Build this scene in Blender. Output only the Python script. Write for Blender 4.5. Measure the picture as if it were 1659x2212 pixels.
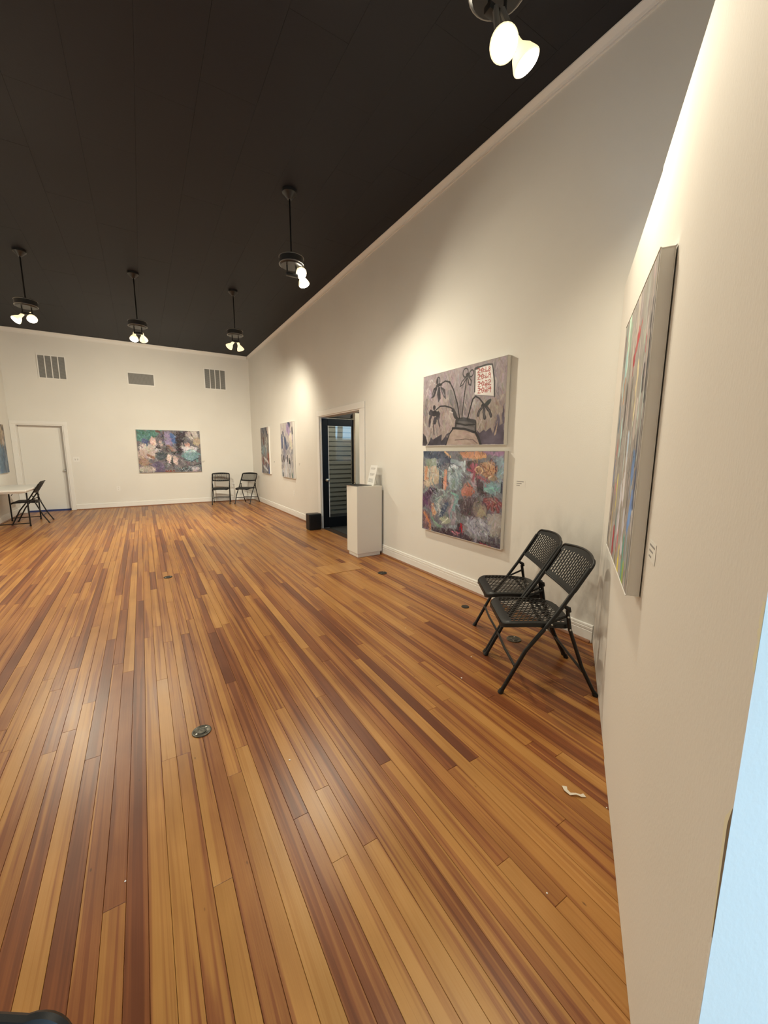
import bpy, bmesh, math, random
import numpy as np
from mathutils import Matrix, Vector

for o in list(bpy.data.objects):
    bpy.data.objects.remove(o)
SC = bpy.context.scene
COL = SC.collection
PI = math.pi

# ------------------------------------------------------------------ camera
W_PX, H_PX, F_PX = 1659, 2212, 841.06
YAW, PITCH, ROLL, CAM_Z = 0.552202, 0.153222, 0.0029049, 1.43
fw = Vector((math.sin(YAW) * math.cos(PITCH), math.cos(YAW) * math.cos(PITCH), -math.sin(PITCH)))
rt = Vector((math.cos(YAW), -math.sin(YAW), 0.0))
up = rt.cross(fw)
rt2 = rt * math.cos(ROLL) + up * math.sin(ROLL)
up2 = up * math.cos(ROLL) - rt * math.sin(ROLL)
cam_d = bpy.data.cameras.new('camera')
cam = bpy.data.objects.new('camera', cam_d)
COL.objects.link(cam)
cam.matrix_world = Matrix(((rt2.x, up2.x, -fw.x, 0), (rt2.y, up2.y, -fw.y, 0), (rt2.z, up2.z, -fw.z, CAM_Z), (0, 0, 0, 1)))
cam_d.sensor_fit = 'HORIZONTAL'
cam_d.sensor_width = 36.0
cam_d.lens = 36.0 * F_PX / W_PX
cam_d.clip_start = 0.02
cam_d.clip_end = 300
SC.camera = cam

# ------------------------------------------------------------------ sky, exposure, lamp strength
SKY = (0.42, 0.73, 1.0)
SKY_STRENGTH = 6.8
wd = bpy.data.worlds.new('overcast_sky')
SC.world = wd
wd.use_nodes = True
bgn = wd.node_tree.nodes['Background']
bgn.inputs[0].default_value = (*SKY, 1)
bgn.inputs[1].default_value = SKY_STRENGTH
SC.view_settings.view_transform = 'Standard'
SC.view_settings.look = 'None'
SC.view_settings.exposure = 0.16
SC.view_settings.gamma = 1.0
SC.view_settings.use_curve_mapping = False
LAMP_COLOR = (1.0, 0.905, 0.70)
LAMP_W = 120.0

# ------------------------------------------------------------------ room numbers
XR, YB, ZC, XL, YF = 2.805, 12.0, 4.10, -2.48, -1.0
T = 0.15

# ------------------------------------------------------------------ helpers
def lin1(c):
    c = c / 255.0
    return c / 12.92 if c <= 0.04045 else ((c + 0.055) / 1.055) ** 2.4
def srgb(r, g, b):
    return (lin1(r), lin1(g), lin1(b))

def mat(name, color=(0.8, 0.8, 0.8), rough=0.6, metal=0.0, spec=0.5, emit=None, estr=0.0):
    m = bpy.data.materials.new(name)
    m.use_nodes = True
    b = m.node_tree.nodes['Principled BSDF']
    b.inputs['Base Color'].default_value = (*color, 1)
    b.inputs['Roughness'].default_value = rough
    b.inputs['Metallic'].default_value = metal
    b.inputs['Specular IOR Level'].default_value = spec
    if emit:
        b.inputs['Emission Color'].default_value = (*emit, 1)
        b.inputs['Emission Strength'].default_value = estr
    return m

def nd(m, typ, **kw):
    n = m.node_tree.nodes.new(typ)
    for k, v in kw.items():
        setattr(n, k, v)
    return n
def lk(m, a, b):
    m.node_tree.links.new(a, b)
def math_n(m, op, a, b=None, c=None):
    n = nd(m, 'ShaderNodeMath', operation=op)
    for i, v in enumerate((a, b, c)):
        if v is None:
            continue
        if isinstance(v, (int, float)):
            n.inputs[i].default_value = v
        else:
            lk(m, v, n.inputs[i])
    return n.outputs[0]
def pos_scaled(m, s, use='Position'):
    g = nd(m, 'ShaderNodeNewGeometry')
    v = nd(m, 'ShaderNodeVectorMath', operation='MULTIPLY')
    lk(m, g.outputs['Position'], v.inputs[0])
    v.inputs[1].default_value = s
    return v.outputs[0]
def add_bump(m, scale, dist, strength=0.5, stretch=(1, 1, 1), detail=3.0):
    n = nd(m, 'ShaderNodeTexNoise')
    n.inputs['Scale'].default_value = scale
    n.inputs['Detail'].default_value = detail
    lk(m, pos_scaled(m, stretch), n.inputs['Vector'])
    b = nd(m, 'ShaderNodeBump')
    b.inputs['Distance'].default_value = dist
    b.inputs['Strength'].default_value = strength
    lk(m, n.outputs['Fac'], b.inputs['Height'])
    lk(m, b.outputs['Normal'], m.node_tree.nodes['Principled BSDF'].inputs['Normal'])
    return m
def mottle(m, c0, c1, scale, lo=0.35, hi=0.65, stretch=(1, 1, 1)):
    n = nd(m, 'ShaderNodeTexNoise')
    n.inputs['Scale'].default_value = scale
    n.inputs['Detail'].default_value = 4
    lk(m, pos_scaled(m, stretch), n.inputs['Vector'])
    r = nd(m, 'ShaderNodeValToRGB')
    r.color_ramp.elements[0].position = lo
    r.color_ramp.elements[0].color = (*c0, 1)
    r.color_ramp.elements[1].position = hi
    r.color_ramp.elements[1].color = (*c1, 1)
    lk(m, n.outputs['Fac'], r.inputs[0])
    lk(m, r.outputs[0], m.node_tree.nodes['Principled BSDF'].inputs['Base Color'])
    return r

WM = {}          # world matrices of parents
def link(o, parent=None):
    COL.objects.link(o)
    if parent is not None:
        o.parent = parent
        WM[o.name] = WM[parent.name]
    else:
        WM[o.name] = Matrix.Identity(4)
    return o
def tag(o, label=None, cat=None, group=None, kind=None):
    if label: o['label'] = label
    if cat: o['category'] = cat
    if group: o['group'] = group
    if kind: o['kind'] = kind
    return o
def thing(name, loc, label, cat, group=None, rotz=0.0, kind=None):
    o = bpy.data.objects.new(name, None)
    o.empty_display_size = 0.1
    COL.objects.link(o)
    o.location = loc
    o.rotation_euler = (0, 0, rotz)
    WM[o.name] = Matrix.Translation(loc) @ Matrix.Rotation(rotz, 4, 'Z')
    return tag(o, label, cat, group, kind)

class MB:
    """collects shapes in world space; build() makes ONE mesh object"""
    def __init__(s):
        s.v = []; s.f = []
    def add(s, vs, fs):
        k = len(s.v)
        s.v += [tuple(v) for v in vs]
        s.f += [tuple(i + k for i in f) for f in fs]
        return s
    def box(s, x0, x1, y0, y1, z0, z1, bev=0.0):
        if bev <= 0:
            vs = [(x, y, z) for z in (z0, z1) for y in (y0, y1) for x in (x0, x1)]
            return s.add(vs, [(0, 2, 3, 1), (4, 5, 7, 6), (0, 1, 5, 4), (2, 6, 7, 3), (0, 4, 6, 2), (1, 3, 7, 5)])
        bm = bmesh.new()
        bmesh.ops.create_cube(bm, size=1)
        for v in bm.verts:
            v.co = Vector(((x0 + x1) / 2 + v.co.x * (x1 - x0), (y0 + y1) / 2 + v.co.y * (y1 - y0), (z0 + z1) / 2 + v.co.z * (z1 - z0)))
        bmesh.ops.bevel(bm, geom=bm.edges[:], offset=bev, segments=2, affect='EDGES', profile=0.5)
        return s.bm(bm)
    def bm(s, bm):
        bm.verts.ensure_lookup_table(); bm.verts.index_update()
        s.add([v.co[:] for v in bm.verts], [[v.index for v in f.verts] for f in bm.faces])
        bm.free()
        return s
    def xf(s, M):
        s.v = [tuple(M @ Vector(v)) for v in s.v]
        return s
    def tube(s, pts, r, n=10, cap=True, flat=1.0):
        pts = [Vector(p) for p in pts]
        rs = r if isinstance(r, (list, tuple)) else [r] * len(pts)
        t0 = (pts[1] - pts[0]).normalized()
        ref = Vector((1, 0, 0)) if abs(t0.x) < 0.9 else Vector((0, 1, 0))
        a = t0.cross(ref).normalized()
        rings = []
        for i, p in enumerate(pts):
            if i == 0: t = pts[1] - pts[0]
            elif i == len(pts) - 1: t = pts[-1] - pts[-2]
            else: t = (pts[i + 1] - p).normalized() + (p - pts[i - 1]).normalized()
            t.normalize()
            a = (a - t * a.dot(t)).normalized()
            b = t.cross(a)
            rings.append([p + (a * math.cos(2 * PI * k / n) + b * math.sin(2 * PI * k / n) * flat) * rs[i] for k in range(n)])
        vs = [v for rg in rings for v in rg]
        fs = []
        for i in range(len(pts) - 1):
            for k in range(n):
                fs.append((i * n + k, i * n + (k + 1) % n, (i + 1) * n + (k + 1) % n, (i + 1) * n + k))
        if cap:
            fs.append(tuple(reversed(range(n))))
            fs.append(tuple((len(pts) - 1) * n + k for k in range(n)))
        return s.add(vs, fs)
    def lathe(s, prof, M=None, n=24):
        """prof: list of (r, z); spins about local z, then M"""
        M = M or Matrix.Identity(4)
        vs = []; fs = []
        for r, z in prof:
            for k in range(n):
                vs.append(M @ Vector((r * math.cos(2 * PI * k / n), r * math.sin(2 * PI * k / n), z)))
        m = len(prof)
        for i in range(m - 1):
            for k in range(n):
                fs.append((i * n + k, i * n + (k + 1) % n, (i + 1) * n + (k + 1) % n, (i + 1) * n + k))
        if prof[0][0] > 1e-5: fs.append(tuple(reversed(range(n))))
        if prof[-1][0] > 1e-5: fs.append(tuple((m - 1) * n + k for k in range(n)))
        return s.add(vs, fs)
    def prism(s, prof, a, b, frame):
        """extrude 2-D profile (p, q) from a to b; frame(p, q, t) -> xyz"""
        n = len(prof)
        vs = [frame(p, q, a) for p, q in prof] + [frame(p, q, b) for p, q in prof]
        fs = [(i, (i + 1) % n, n + (i + 1) % n, n + i) for i in range(n)]
        fs += [tuple(reversed(range(n))), tuple(range(n, 2 * n))]
        return s.add(vs, fs)
    def build(s, name, m, parent=None, smooth=False, fixn=True):
        vs = s.v
        if parent is not None:
            I = WM[parent.name].inverted()
            vs = [tuple(I @ Vector(v)) for v in vs]
        me = bpy.data.meshes.new(name)
        me.from_pydata(vs, [], s.f)
        if fixn:
            bm = bmesh.new(); bm.from_mesh(me)
            bmesh.ops.recalc_face_normals(bm, faces=bm.faces[:])
            bm.to_mesh(me); bm.free()
        if smooth:
            me.polygons.foreach_set('use_smooth', [True] * len(me.polygons))
            try:
                me.set_sharp_from_angle(angle=math.radians(40))
            except Exception:
                pass
        me.materials.append(m)
        return link(bpy.data.objects.new(name, me), parent)
def struct(o, label, cat):
    return tag(o, label, cat, kind='structure')
def align(z, at):
    """matrix whose local z points along z, placed at `at`"""
    q = Vector(z).normalized().to_track_quat('Z', 'Y')
    return Matrix.Translation(at) @ q.to_matrix().to_4x4()
def copy_tree(o, parent=None):
    c = o.copy()
    COL.objects.link(c)
    c.parent = parent
    for ch in KIDS.get(o.name, []):
        copy_tree(ch, c)
    return c
KIDS = {}

# ------------------------------------------------------------------ materials
def wall_paint(name, col, grey_marks=None, streak=False):
    m = mat(name, col, 0.75, spec=0.25)
    add_bump(m, 160, 0.0016, 0.35, (1, 1, 0.45) if streak else (1, 1, 1))
    bs = m.node_tree.nodes['Principled BSDF']
    n = nd(m, 'ShaderNodeTexNoise'); n.inputs['Scale'].default_value = 1.3; n.inputs['Detail'].default_value = 5
    lk(m, pos_scaled(m, (1, 1, 1)), n.inputs['Vector'])
    mx = nd(m, 'ShaderNodeMix', data_type='RGBA')
    mx.inputs[6].default_value = (*[c * 0.965 for c in col], 1)
    mx.inputs[7].default_value = (*col, 1)
    r = nd(m, 'ShaderNodeMapRange'); r.inputs[1].default_value = 0.35; r.inputs[2].default_value = 0.65
    lk(m, n.outputs['Fac'], r.inputs[0]); lk(m, r.outputs[0], mx.inputs[0])
    out = mx.outputs[2]
    if grey_marks:      # grey noise patches that fade out from a set centre
        (cx, cy, cz), (sx, sy, sz), sc = grey_marks
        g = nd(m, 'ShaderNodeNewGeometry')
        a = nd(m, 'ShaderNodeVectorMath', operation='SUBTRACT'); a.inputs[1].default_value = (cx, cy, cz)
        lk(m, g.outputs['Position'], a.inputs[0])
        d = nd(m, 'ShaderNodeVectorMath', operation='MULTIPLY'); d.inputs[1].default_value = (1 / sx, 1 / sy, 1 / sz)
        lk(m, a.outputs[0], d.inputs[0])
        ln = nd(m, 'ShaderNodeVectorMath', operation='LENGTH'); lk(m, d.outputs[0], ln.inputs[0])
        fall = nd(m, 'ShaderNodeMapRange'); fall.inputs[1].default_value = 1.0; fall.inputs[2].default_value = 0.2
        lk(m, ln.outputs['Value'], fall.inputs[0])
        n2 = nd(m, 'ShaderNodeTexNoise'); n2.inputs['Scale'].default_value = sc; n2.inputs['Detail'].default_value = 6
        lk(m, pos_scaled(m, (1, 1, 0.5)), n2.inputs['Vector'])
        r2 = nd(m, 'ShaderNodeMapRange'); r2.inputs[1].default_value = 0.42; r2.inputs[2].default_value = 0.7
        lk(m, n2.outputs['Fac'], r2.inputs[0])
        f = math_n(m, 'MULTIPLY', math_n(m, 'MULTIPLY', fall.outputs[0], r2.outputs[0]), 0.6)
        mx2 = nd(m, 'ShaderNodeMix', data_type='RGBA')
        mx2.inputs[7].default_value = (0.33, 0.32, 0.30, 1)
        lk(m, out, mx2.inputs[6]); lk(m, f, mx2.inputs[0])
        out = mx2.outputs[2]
    lk(m, out, bs.inputs['Base Color'])
    return m
WALLC = (0.80, 0.785, 0.74)
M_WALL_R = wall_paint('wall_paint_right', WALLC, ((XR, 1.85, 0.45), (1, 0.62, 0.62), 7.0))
M_WALL = wall_paint('wall_paint', WALLC)
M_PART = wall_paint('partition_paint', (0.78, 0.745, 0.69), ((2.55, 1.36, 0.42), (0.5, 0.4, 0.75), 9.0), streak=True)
M_TRIM = mat('white_trim_paint', (0.84, 0.83, 0.80), 0.45)
M_WHITE = mat('white_gloss_paint', (0.82, 0.81, 0.77), 0.5)
M_CEIL = add_bump(mat('black_ceiling_paint', (0.017, 0.0175, 0.022), 0.6, spec=0.3), 60, 0.002, 0.3)
M_BLACK = mat('black_metal', (0.006, 0.006, 0.0065), 0.38, spec=0.4)
M_BLKPLASTIC = add_bump(mat('black_plastic', (0.009, 0.0092, 0.0094), 0.45, spec=0.38), 400, 0.0005, 0.2)
M_BLKPAINT = mat('black_door_paint', (0.005, 0.0055, 0.007), 0.4, spec=0.25)
M_RIVET = mat('steel_rivet', (0.45, 0.44, 0.40), 0.35, 0.9)
M_STEEL = mat('brushed_steel', (0.55, 0.53, 0.48), 0.3, 1.0)
M_PEWTER = mottle_m = mat('dull_pewter', (0.22, 0.21, 0.18), 0.42, 0.85)
mottle(M_PEWTER, (0.05, 0.047, 0.038), (0.16, 0.15, 0.125), 45)
M_IRON = mat('tarnished_plate', (0.045, 0.042, 0.036), 0.5, 0.6)
M_CANVAS = mat('primed_canvas_edge', (0.76, 0.74, 0.70), 0.7)
M_SHOE = add_bump(mottle_m2 := mat('stained_wood_moulding', (0.26, 0.11, 0.05), 0.4), 30, 0.001, 0.3)
M_GRILLE = mat('grey_grille', (0.42, 0.41, 0.39), 0.6)
M_GRILLE_DK = mat('grille_dark_metal', (0.20, 0.20, 0.19), 0.7)  # darker grey metal for grille backings and outlet slots
M_PAPER = mat('paper', (0.82, 0.81, 0.78), 0.7)
M_INK = mat('grey_print', (0.30, 0.29, 0.28), 0.8)
M_TABLE = add_bump(mat('white_table_plastic', (0.80, 0.79, 0.76), 0.45), 200, 0.0008, 0.2)
M_PED = add_bump(mat('pedestal_paint', (0.80, 0.775, 0.71), 0.6), 90, 0.001, 0.25)
M_CREAM = mat('cream_wood_paint', (0.80, 0.74, 0.60), 0.5)
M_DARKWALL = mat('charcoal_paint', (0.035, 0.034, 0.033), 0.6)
M_SIDING = mat('grey_siding_paint', (0.40, 0.41, 0.38), 0.6)
M_BLUETAPE = mat('blue_masking_tape', (0.035, 0.05, 0.17), 0.6)
M_DRYWALL = mat('bare_drywall', (0.80, 0.76, 0.58), 0.85)
M_TAPE = mat('clear_tape_scrap', (0.74, 0.68, 0.58), 0.3)
M_BULB = mat('white_bulb_glass', (0.85, 0.83, 0.78), 0.25, emit=(1.0, 0.80, 0.45), estr=1.0)
M_LENS = mat('lit_lamp_lens', (1, 1, 1), 0.3, emit=(1.0, 0.90, 0.72), estr=28.0)
M_DRUM = mat('fixture_enamel', (0.022, 0.022, 0.022), 0.35)
M_DRUMRIM = mat('fixture_rim', (0.42, 0.41, 0.38), 0.3, 0.7)

def glass_mat(name):
    m = bpy.data.materials.new(name); m.use_nodes = True
    nt = m.node_tree; nt.nodes.clear()
    o = nt.nodes.new('ShaderNodeOutputMaterial'); mx = nt.nodes.new('ShaderNodeMixShader')
    tr = nt.nodes.new('ShaderNodeBsdfTransparent'); gl = nt.nodes.new('ShaderNodeBsdfGlossy'); fr = nt.nodes.new('ShaderNodeFresnel')
    tr.inputs[0].default_value = (0.86, 0.89, 0.87, 1); gl.inputs['Roughness'].default_value = 0.0
    fr.inputs[0].default_value = 1.75
    nt.links.new(fr.outputs[0], mx.inputs[0]); nt.links.new(tr.outputs[0], mx.inputs[1]); nt.links.new(gl.outputs[0], mx.inputs[2])
    nt.links.new(mx.outputs[0], o.inputs[0])
    return m
M_GLASS = glass_mat('clear_pane')

def wood_floor_mat():
    m = mat('pine_strip_floor', (0.4, 0.2, 0.07), 0.3, spec=0.36)
    bs = m.node_tree.nodes['Principled BSDF']
    at = nd(m, 'ShaderNodeAttribute', attribute_name='seed')
    tn = nd(m, 'ShaderNodeAttribute', attribute_name='tone')
    w = math_n(m, 'MULTIPLY', at.outputs['Fac'], 91.0)
    def noise4(sc, scale, detail=2.0, rough=0.5, dist=0.0):
        n = nd(m, 'ShaderNodeTexNoise', noise_dimensions='4D')
        n.inputs['Scale'].default_value = scale; n.inputs['Detail'].default_value = detail
        n.inputs['Roughness'].default_value = rough; n.inputs['Distortion'].default_value = dist
        lk(m, pos_scaled(m, sc), n.inputs['Vector']); lk(m, w, n.inputs['W'])
        return n.outputs['Fac']
    band = noise4((24, 0.40, 1), 1.0, 2.0, 0.5, 0.2)       # heartwood / sapwood runs along the strip
    fine = noise4((210, 3.2, 1), 1.0, 3.0, 0.6)              # grain
    mid = noise4((60, 0.9, 1), 1.0, 2.0, 0.5)
    blot = noise4((5, 2.2, 1), 1.0, 3.0, 0.55)
    sb_ = nd(m, 'ShaderNodeMapRange', interpolation_type='SMOOTHSTEP'); sb_.inputs[1].default_value = 0.46; sb_.inputs[2].default_value = 0.52
    lk(m, band, sb_.inputs[0])
    sb2 = nd(m, 'ShaderNodeMapRange', interpolation_type='SMOOTHSTEP'); sb2.inputs[1].default_value = 0.55; sb2.inputs[2].default_value = 0.60
    lk(m, mid, sb2.inputs[0])
    f = math_n(m, 'ADD', math_n(m, 'MULTIPLY', math_n(m, 'SUBTRACT', sb_.outputs[0], 0.62), 0.22), tn.outputs['Fac'])
    f = math_n(m, 'ADD', f, math_n(m, 'MULTIPLY', sb2.outputs[0], -0.11))
    f = math_n(m, 'ADD', f, math_n(m, 'MULTIPLY', math_n(m, 'SUBTRACT', fine, 0.5), 0.22))
    f = math_n(m, 'ADD', f, math_n(m, 'MULTIPLY', math_n(m, 'SUBTRACT', blot, 0.5), 0.22))
    r = nd(m, 'ShaderNodeValToRGB')
    cr = r.color_ramp
    stops = [(0.15, (0.145, 0.042, 0.015)), (0.36, (0.222, 0.070, 0.022)), (0.46, (0.285, 0.104, 0.031)),
             (0.56, (0.360, 0.152, 0.039)), (0.72, (0.425, 0.196, 0.050)), (0.9, (0.48, 0.245, 0.078))]
    cr.elements[0].position, cr.elements[0].color = stops[0][0], (*stops[0][1], 1)
    cr.elements[1].position, cr.elements[1].color = stops[-1][0], (*stops[-1][1], 1)
    for p_, c_ in stops[1:-1]:
        e = cr.elements.new(p_); e.color = (*c_, 1)
    lk(m, f, r.inputs[0])
    # dark specks, nail heads
    vo = nd(m, 'ShaderNodeTexVoronoi', feature='F1'); vo.inputs['Scale'].default_value = 1.0
    lk(m, pos_scaled(m, (13, 5.0, 1)), vo.inputs['Vector'])
    sp = nd(m, 'ShaderNodeMapRange'); sp.inputs[1].default_value = 0.05; sp.inputs[2].default_value = 0.02; sp.inputs[4].default_value = 0.7
    lk(m, vo.outputs['Distance'], sp.inputs[0])
    mx = nd(m, 'ShaderNodeMix', data_type='RGBA'); mx.inputs[7].default_value = (0.07, 0.028, 0.012, 1)
    lk(m, r.outputs[0], mx.inputs[6]); lk(m, sp.outputs[0], mx.inputs[0])
    # old finish: broad blotches
    mr = nd(m, 'ShaderNodeMapRange'); mr.inputs[1].default_value = 0.3; mr.inputs[2].default_value = 0.7; mr.inputs[3].default_value = 0.86; mr.inputs[4].default_value = 1.1
    lk(m, blot, mr.inputs[0])
    hs = nd(m, 'ShaderNodeHueSaturation'); lk(m, mx.outputs[2], hs.inputs['Color']); lk(m, mr.outputs[0], hs.inputs['Value'])
    lk(m, hs.outputs[0], bs.inputs['Base Color'])
    rr = nd(m, 'ShaderNodeMapRange'); rr.inputs[3].default_value = 0.26; rr.inputs[4].default_value = 0.42
    lk(m, blot, rr.inputs[0]); lk(m, rr.outputs[0], bs.inputs['Roughness'])
    bp = nd(m, 'ShaderNodeBump'); bp.inputs['Distance'].default_value = 0.0006; bp.inputs['Strength'].default_value = 0.35
    lk(m, math_n(m, 'ADD', fine, math_n(m, 'MULTIPLY', blot, 1.5)), bp.inputs['Height'])
    lk(m, bp.outputs['Normal'], bs.inputs['Normal'])
    return m
M_FLOOR = wood_floor_mat()
M_SUB = mat('dark_subfloor', (0.03, 0.015, 0.008), 0.8)

# ================================================================== THE SETTING
# ---- floor: slab + individual strips
PART_A = Vector((2.797, 1.523, 0)); PD = Vector((-0.8409, -0.5412, 0)); PN = Vector((-0.5412, 0.8409, 0))
floor = MB().box(XL - T, XR + T, YF - T, YB + T, -0.12, -0.011).build('floor', M_SUB)
struct(floor, 'narrow strip pine floor with amber and red-brown boards', 'floor')
rnd = random.Random(11)
PW = 0.0612
HX0, HX1, HY0, HY1 = 1.733, 2.23, 4.104, 4.46       # plywood hatch let into the boards
planks = []
x = XL
row = 0
while x < XR - 0.005:
    x1 = min(x + PW, XR)
    y = YF - rnd.random() * 1.2
    while y < YB:
        L = rnd.choice((0.7, 1.0, 1.4, 1.8, 2.2, 2.6, 3.0)) * rnd.uniform(0.85, 1.15)
        y1 = min(y + L, YB)
        if YB - y1 < 0.3: y1 = YB
        seg = [(max(y, YF), y1)]
        if x1 > HX0 + 0.01 and x < HX1 - 0.01:
            seg2 = []
            for a, b in seg:
                if b <= HY0 or a >= HY1: seg2.append((a, b))
                else:
                    if a < HY0 - 0.02: seg2.append((a, HY0))
                    if b > HY1 + 0.02: seg2.append((HY1, b))
            seg = seg2
        t = rnd.random()
        tone = 0.64 + rnd.uniform(-0.06, 0.10) if t < 0.56 else (0.51 + rnd.uniform(-0.05, 0.05) if t < 0.80 else 0.36 + rnd.uniform(-0.07, 0.07))
        for a, b in seg:
            if b - a > 0.02:
                planks.append((x, x1, a, b, rnd.random(), tone, rnd.uniform(-0.0003, 0.0003)))
        y = y1
    x = x1
    row += 1
fx = SC.camera.matrix_world.inverted()
def seen(pl):
    x0, x1, a, b = pl[:4]
    s = 0.0
    n = 24
    for i in range(n):
        P = fx @ Vector(((x0 + x1) / 2, a + (b - a) * (i + 0.5) / n, 0))
        if P.z < -0.05:
            u, v = F_PX * P.x / -P.z, F_PX * P.y / -P.z
            if abs(u) < W_PX / 2 and abs(v) < H_PX / 2:
                w_ = Vector(((x0 + x1) / 2, a + (b - a) * (i + 0.5) / n, 0))
                if (w_ - PART_A).dot(PN) > 0:
                    s += (b - a) / n * 1.43 / (-P.z) ** 3
    return s
planks.sort(key=seen, reverse=True)
def plank_geo(pl):
    x0, x1, a, b, sd, tn, dz = pl
    g, c = 0.0004, 0.0008
    vs = []
    for (i, z) in ((0.0, -0.010), (0.0, dz - 0.0012), (c, dz)):
        vs += [(x0 + g + i, a + g + i, z), (x1 - g - i, a + g + i, z), (x1 - g - i, b - g - i, z), (x0 + g + i, b - g - i, z)]
    fs = [(8, 9, 10, 11)]
    for k in (0, 4):
        for j in range(4):
            fs.append((k + j, k + (j + 1) % 4, k + 4 + (j + 1) % 4, k + 4 + j))
    return vs, fs
def plank_mesh(name, pls, parent):
    vs, fs, sd, tn = [], [], [], []
    for pl in pls:
        v, f = plank_geo(pl)
        k = len(vs)
        vs += v; fs += [tuple(i + k for i in q) for q in f]
        sd += [pl[4]] * 12; tn += [pl[5]] * 12
    me = bpy.data.meshes.new(name)
    me.from_pydata(vs, [], fs)
    a1 = me.attributes.new('seed', 'FLOAT', 'POINT'); a1.data.foreach_set('value', sd)
    a2 = me.attributes.new('tone', 'FLOAT', 'POINT'); a2.data.foreach_set('value', tn)
    me.materials.append(M_FLOOR)
    return link(bpy.data.objects.new(name, me), parent)
for pl in planks[:300]:
    plank_mesh('plank', [pl], floor)
o = plank_mesh('strip_boards', planks[300:], floor)
tag(o, 'narrow floor strips running on to the far wall', kind='stuff')
def wood_attr(o, sd, tn):
    me = o.data
    a1 = me.attributes.new('seed', 'FLOAT', 'POINT'); a1.data.foreach_set('value', [sd] * len(me.vertices))
    a2 = me.attributes.new('tone', 'FLOAT', 'POINT'); a2.data.foreach_set('value', [tn] * len(me.vertices))
o = MB().box(HX0 + .006, HX1 - .006, HY0 + .006, HY1 - .006, -0.010, 0.002, 0.001).build('floor_patch', M_FLOOR, floor)
wood_attr(o, 0.37, 0.92)
tag(o, 'pale rectangular plywood patch let into the boards')

# ---- ceiling with painted boards
ceiling = MB().box(XL - T, XR + T, YF - T, YB + T, ZC + 0.012, ZC + 0.14).build('ceiling', M_CEIL)
struct(ceiling, 'high black painted ceiling of square-edged boards', 'ceiling')
PWX, PLY = 0.4044, 1.5
tile_me = {}
i = 0
xx = 0.165 - PWX * 7
cols = []
while xx < XR:
    cols.append((max(xx, XL), min(xx + PWX, XR))); xx += PWX
for ci, (a, b) in enumerate(cols):
    if b - a < 0.02: continue
    yy = YF - (0.0, 0.8, 0.4, 1.2)[ci % 4]
    while yy < YB:
        c0, c1 = max(yy, YF), min(yy + PLY, YB)
        if c1 - c0 > 0.03:
            key = (round(b - a, 3), round(c1 - c0, 3))
            dz = random.Random(ci * 77 + int(yy * 10)).uniform(0, 0.0008)
            if key not in tile_me:
                w2, l2 = (b - a) / 2 - 0.0007, (c1 - c0) / 2 - 0.0007
                tile_me[key] = MB().box(-w2, w2, -l2, l2, 0, 0.012).build('ceiling_board', M_CEIL, ceiling)
                ob = tile_me[key]
            else:
                ob = tile_me[key].copy(); COL.objects.link(ob); ob.parent = ceiling
            ob.location = ((a + b) / 2, (c0 + c1) / 2, ZC - dz)
        yy += PLY

# ---- walls
DY0, DY1, DZ = 5.235, 6.785, 2.065          # doorway in the right wall
w = MB()
w.box(XR, XR + T, YF - T, DY0, -0.12, ZC + 0.02).box(XR, XR + T, DY1, YB + T, -0.12, ZC + 0.02).box(XR, XR + T, DY0, DY1, DZ, ZC + 0.02)
struct(w.build('wall_right', M_WALL_R), 'long cream white wall with the paintings and the open doorway', 'wall')
BX0, BX1, BZ = -2.405, -1.53, 2.04          # white door in the back wall
w = MB()
w.box(XL - T, BX0, YB, YB + T, -0.12, ZC + 0.02).box(BX1, XR, YB, YB + T, -0.12, ZC + 0.02).box(BX0, BX1, YB, YB + T, BZ, ZC + 0.02)
struct(w.build('wall_back', M_WALL), 'cream white end wall with three air grilles', 'wall')
struct(MB().box(XL - T, XL, YF - T, YB, -0.12, ZC + 0.02).build('wall_left', M_WALL), 'cream white wall at the left edge behind the table', 'wall')
EX0, EX1, EZ0, EZ1 = -0.42, 0.55, 0.02, 2.15  # unseen street entrance, added and sized to daylight the partition end
w = MB()
w.box(XL, EX0, YF - T, YF, -0.12, ZC + 0.02).box(EX1, XR, YF - T, YF, -0.12, ZC + 0.02).box(EX0, EX1, YF - T, YF, EZ1, ZC + 0.02).box(EX0, EX1, YF - T, YF, -0.12, EZ0)
struct(w.build('wall_front', M_WALL), 'white front wall with an unseen street entrance added for daylight', 'wall')
w = MB()
for a, b, c, d in ((EX0 - .08, EX0, 0.021, EZ1 + .08), (EX1, EX1 + .08, 0.021, EZ1 + .08), (EX0, EX1, EZ1, EZ1 + .08)):
    w.box(a, b, YF + .001, YF + .02, c, d)
struct(w.build('trim_4', M_TRIM), 'white casing around the added street entrance', 'trim')

# ---- the slanting partition (two boards wide, lower than the ceiling)
def pp(t, off, z):
    P = PART_A + PD * t + PN * off
    return (P.x, P.y, z)
def pbox(mb, t0, t1, o0, o1, z00, z01, z10=None, z11=None):
    """slab on the partition line; z at t0: z00..z01, at t1: z10..z11"""
    z10 = z00 if z10 is None else z10
    z11 = z01 if z11 is None else z11
    vs = [pp(t0, o0, z00), pp(t1, o0, z10), pp(t1, o1, z10), pp(t0, o1, z00), pp(t0, o0, z01), pp(t1, o0, z11), pp(t1, o1, z11), pp(t0, o1, z01)]
    return mb.add(vs, [(0, 1, 2, 3), (4, 5, 6, 7), (0, 1, 5, 4), (1, 2, 6, 5), (2, 3, 7, 6), (3, 0, 4, 7)])
SEAM, TEND = 1.262, 2.552
part = thing('wall_partition', pp(1.3, -0.06, 0.0), 'pale slanting partition wall at the right, lower than the ceiling', 'wall', kind='structure')
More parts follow.
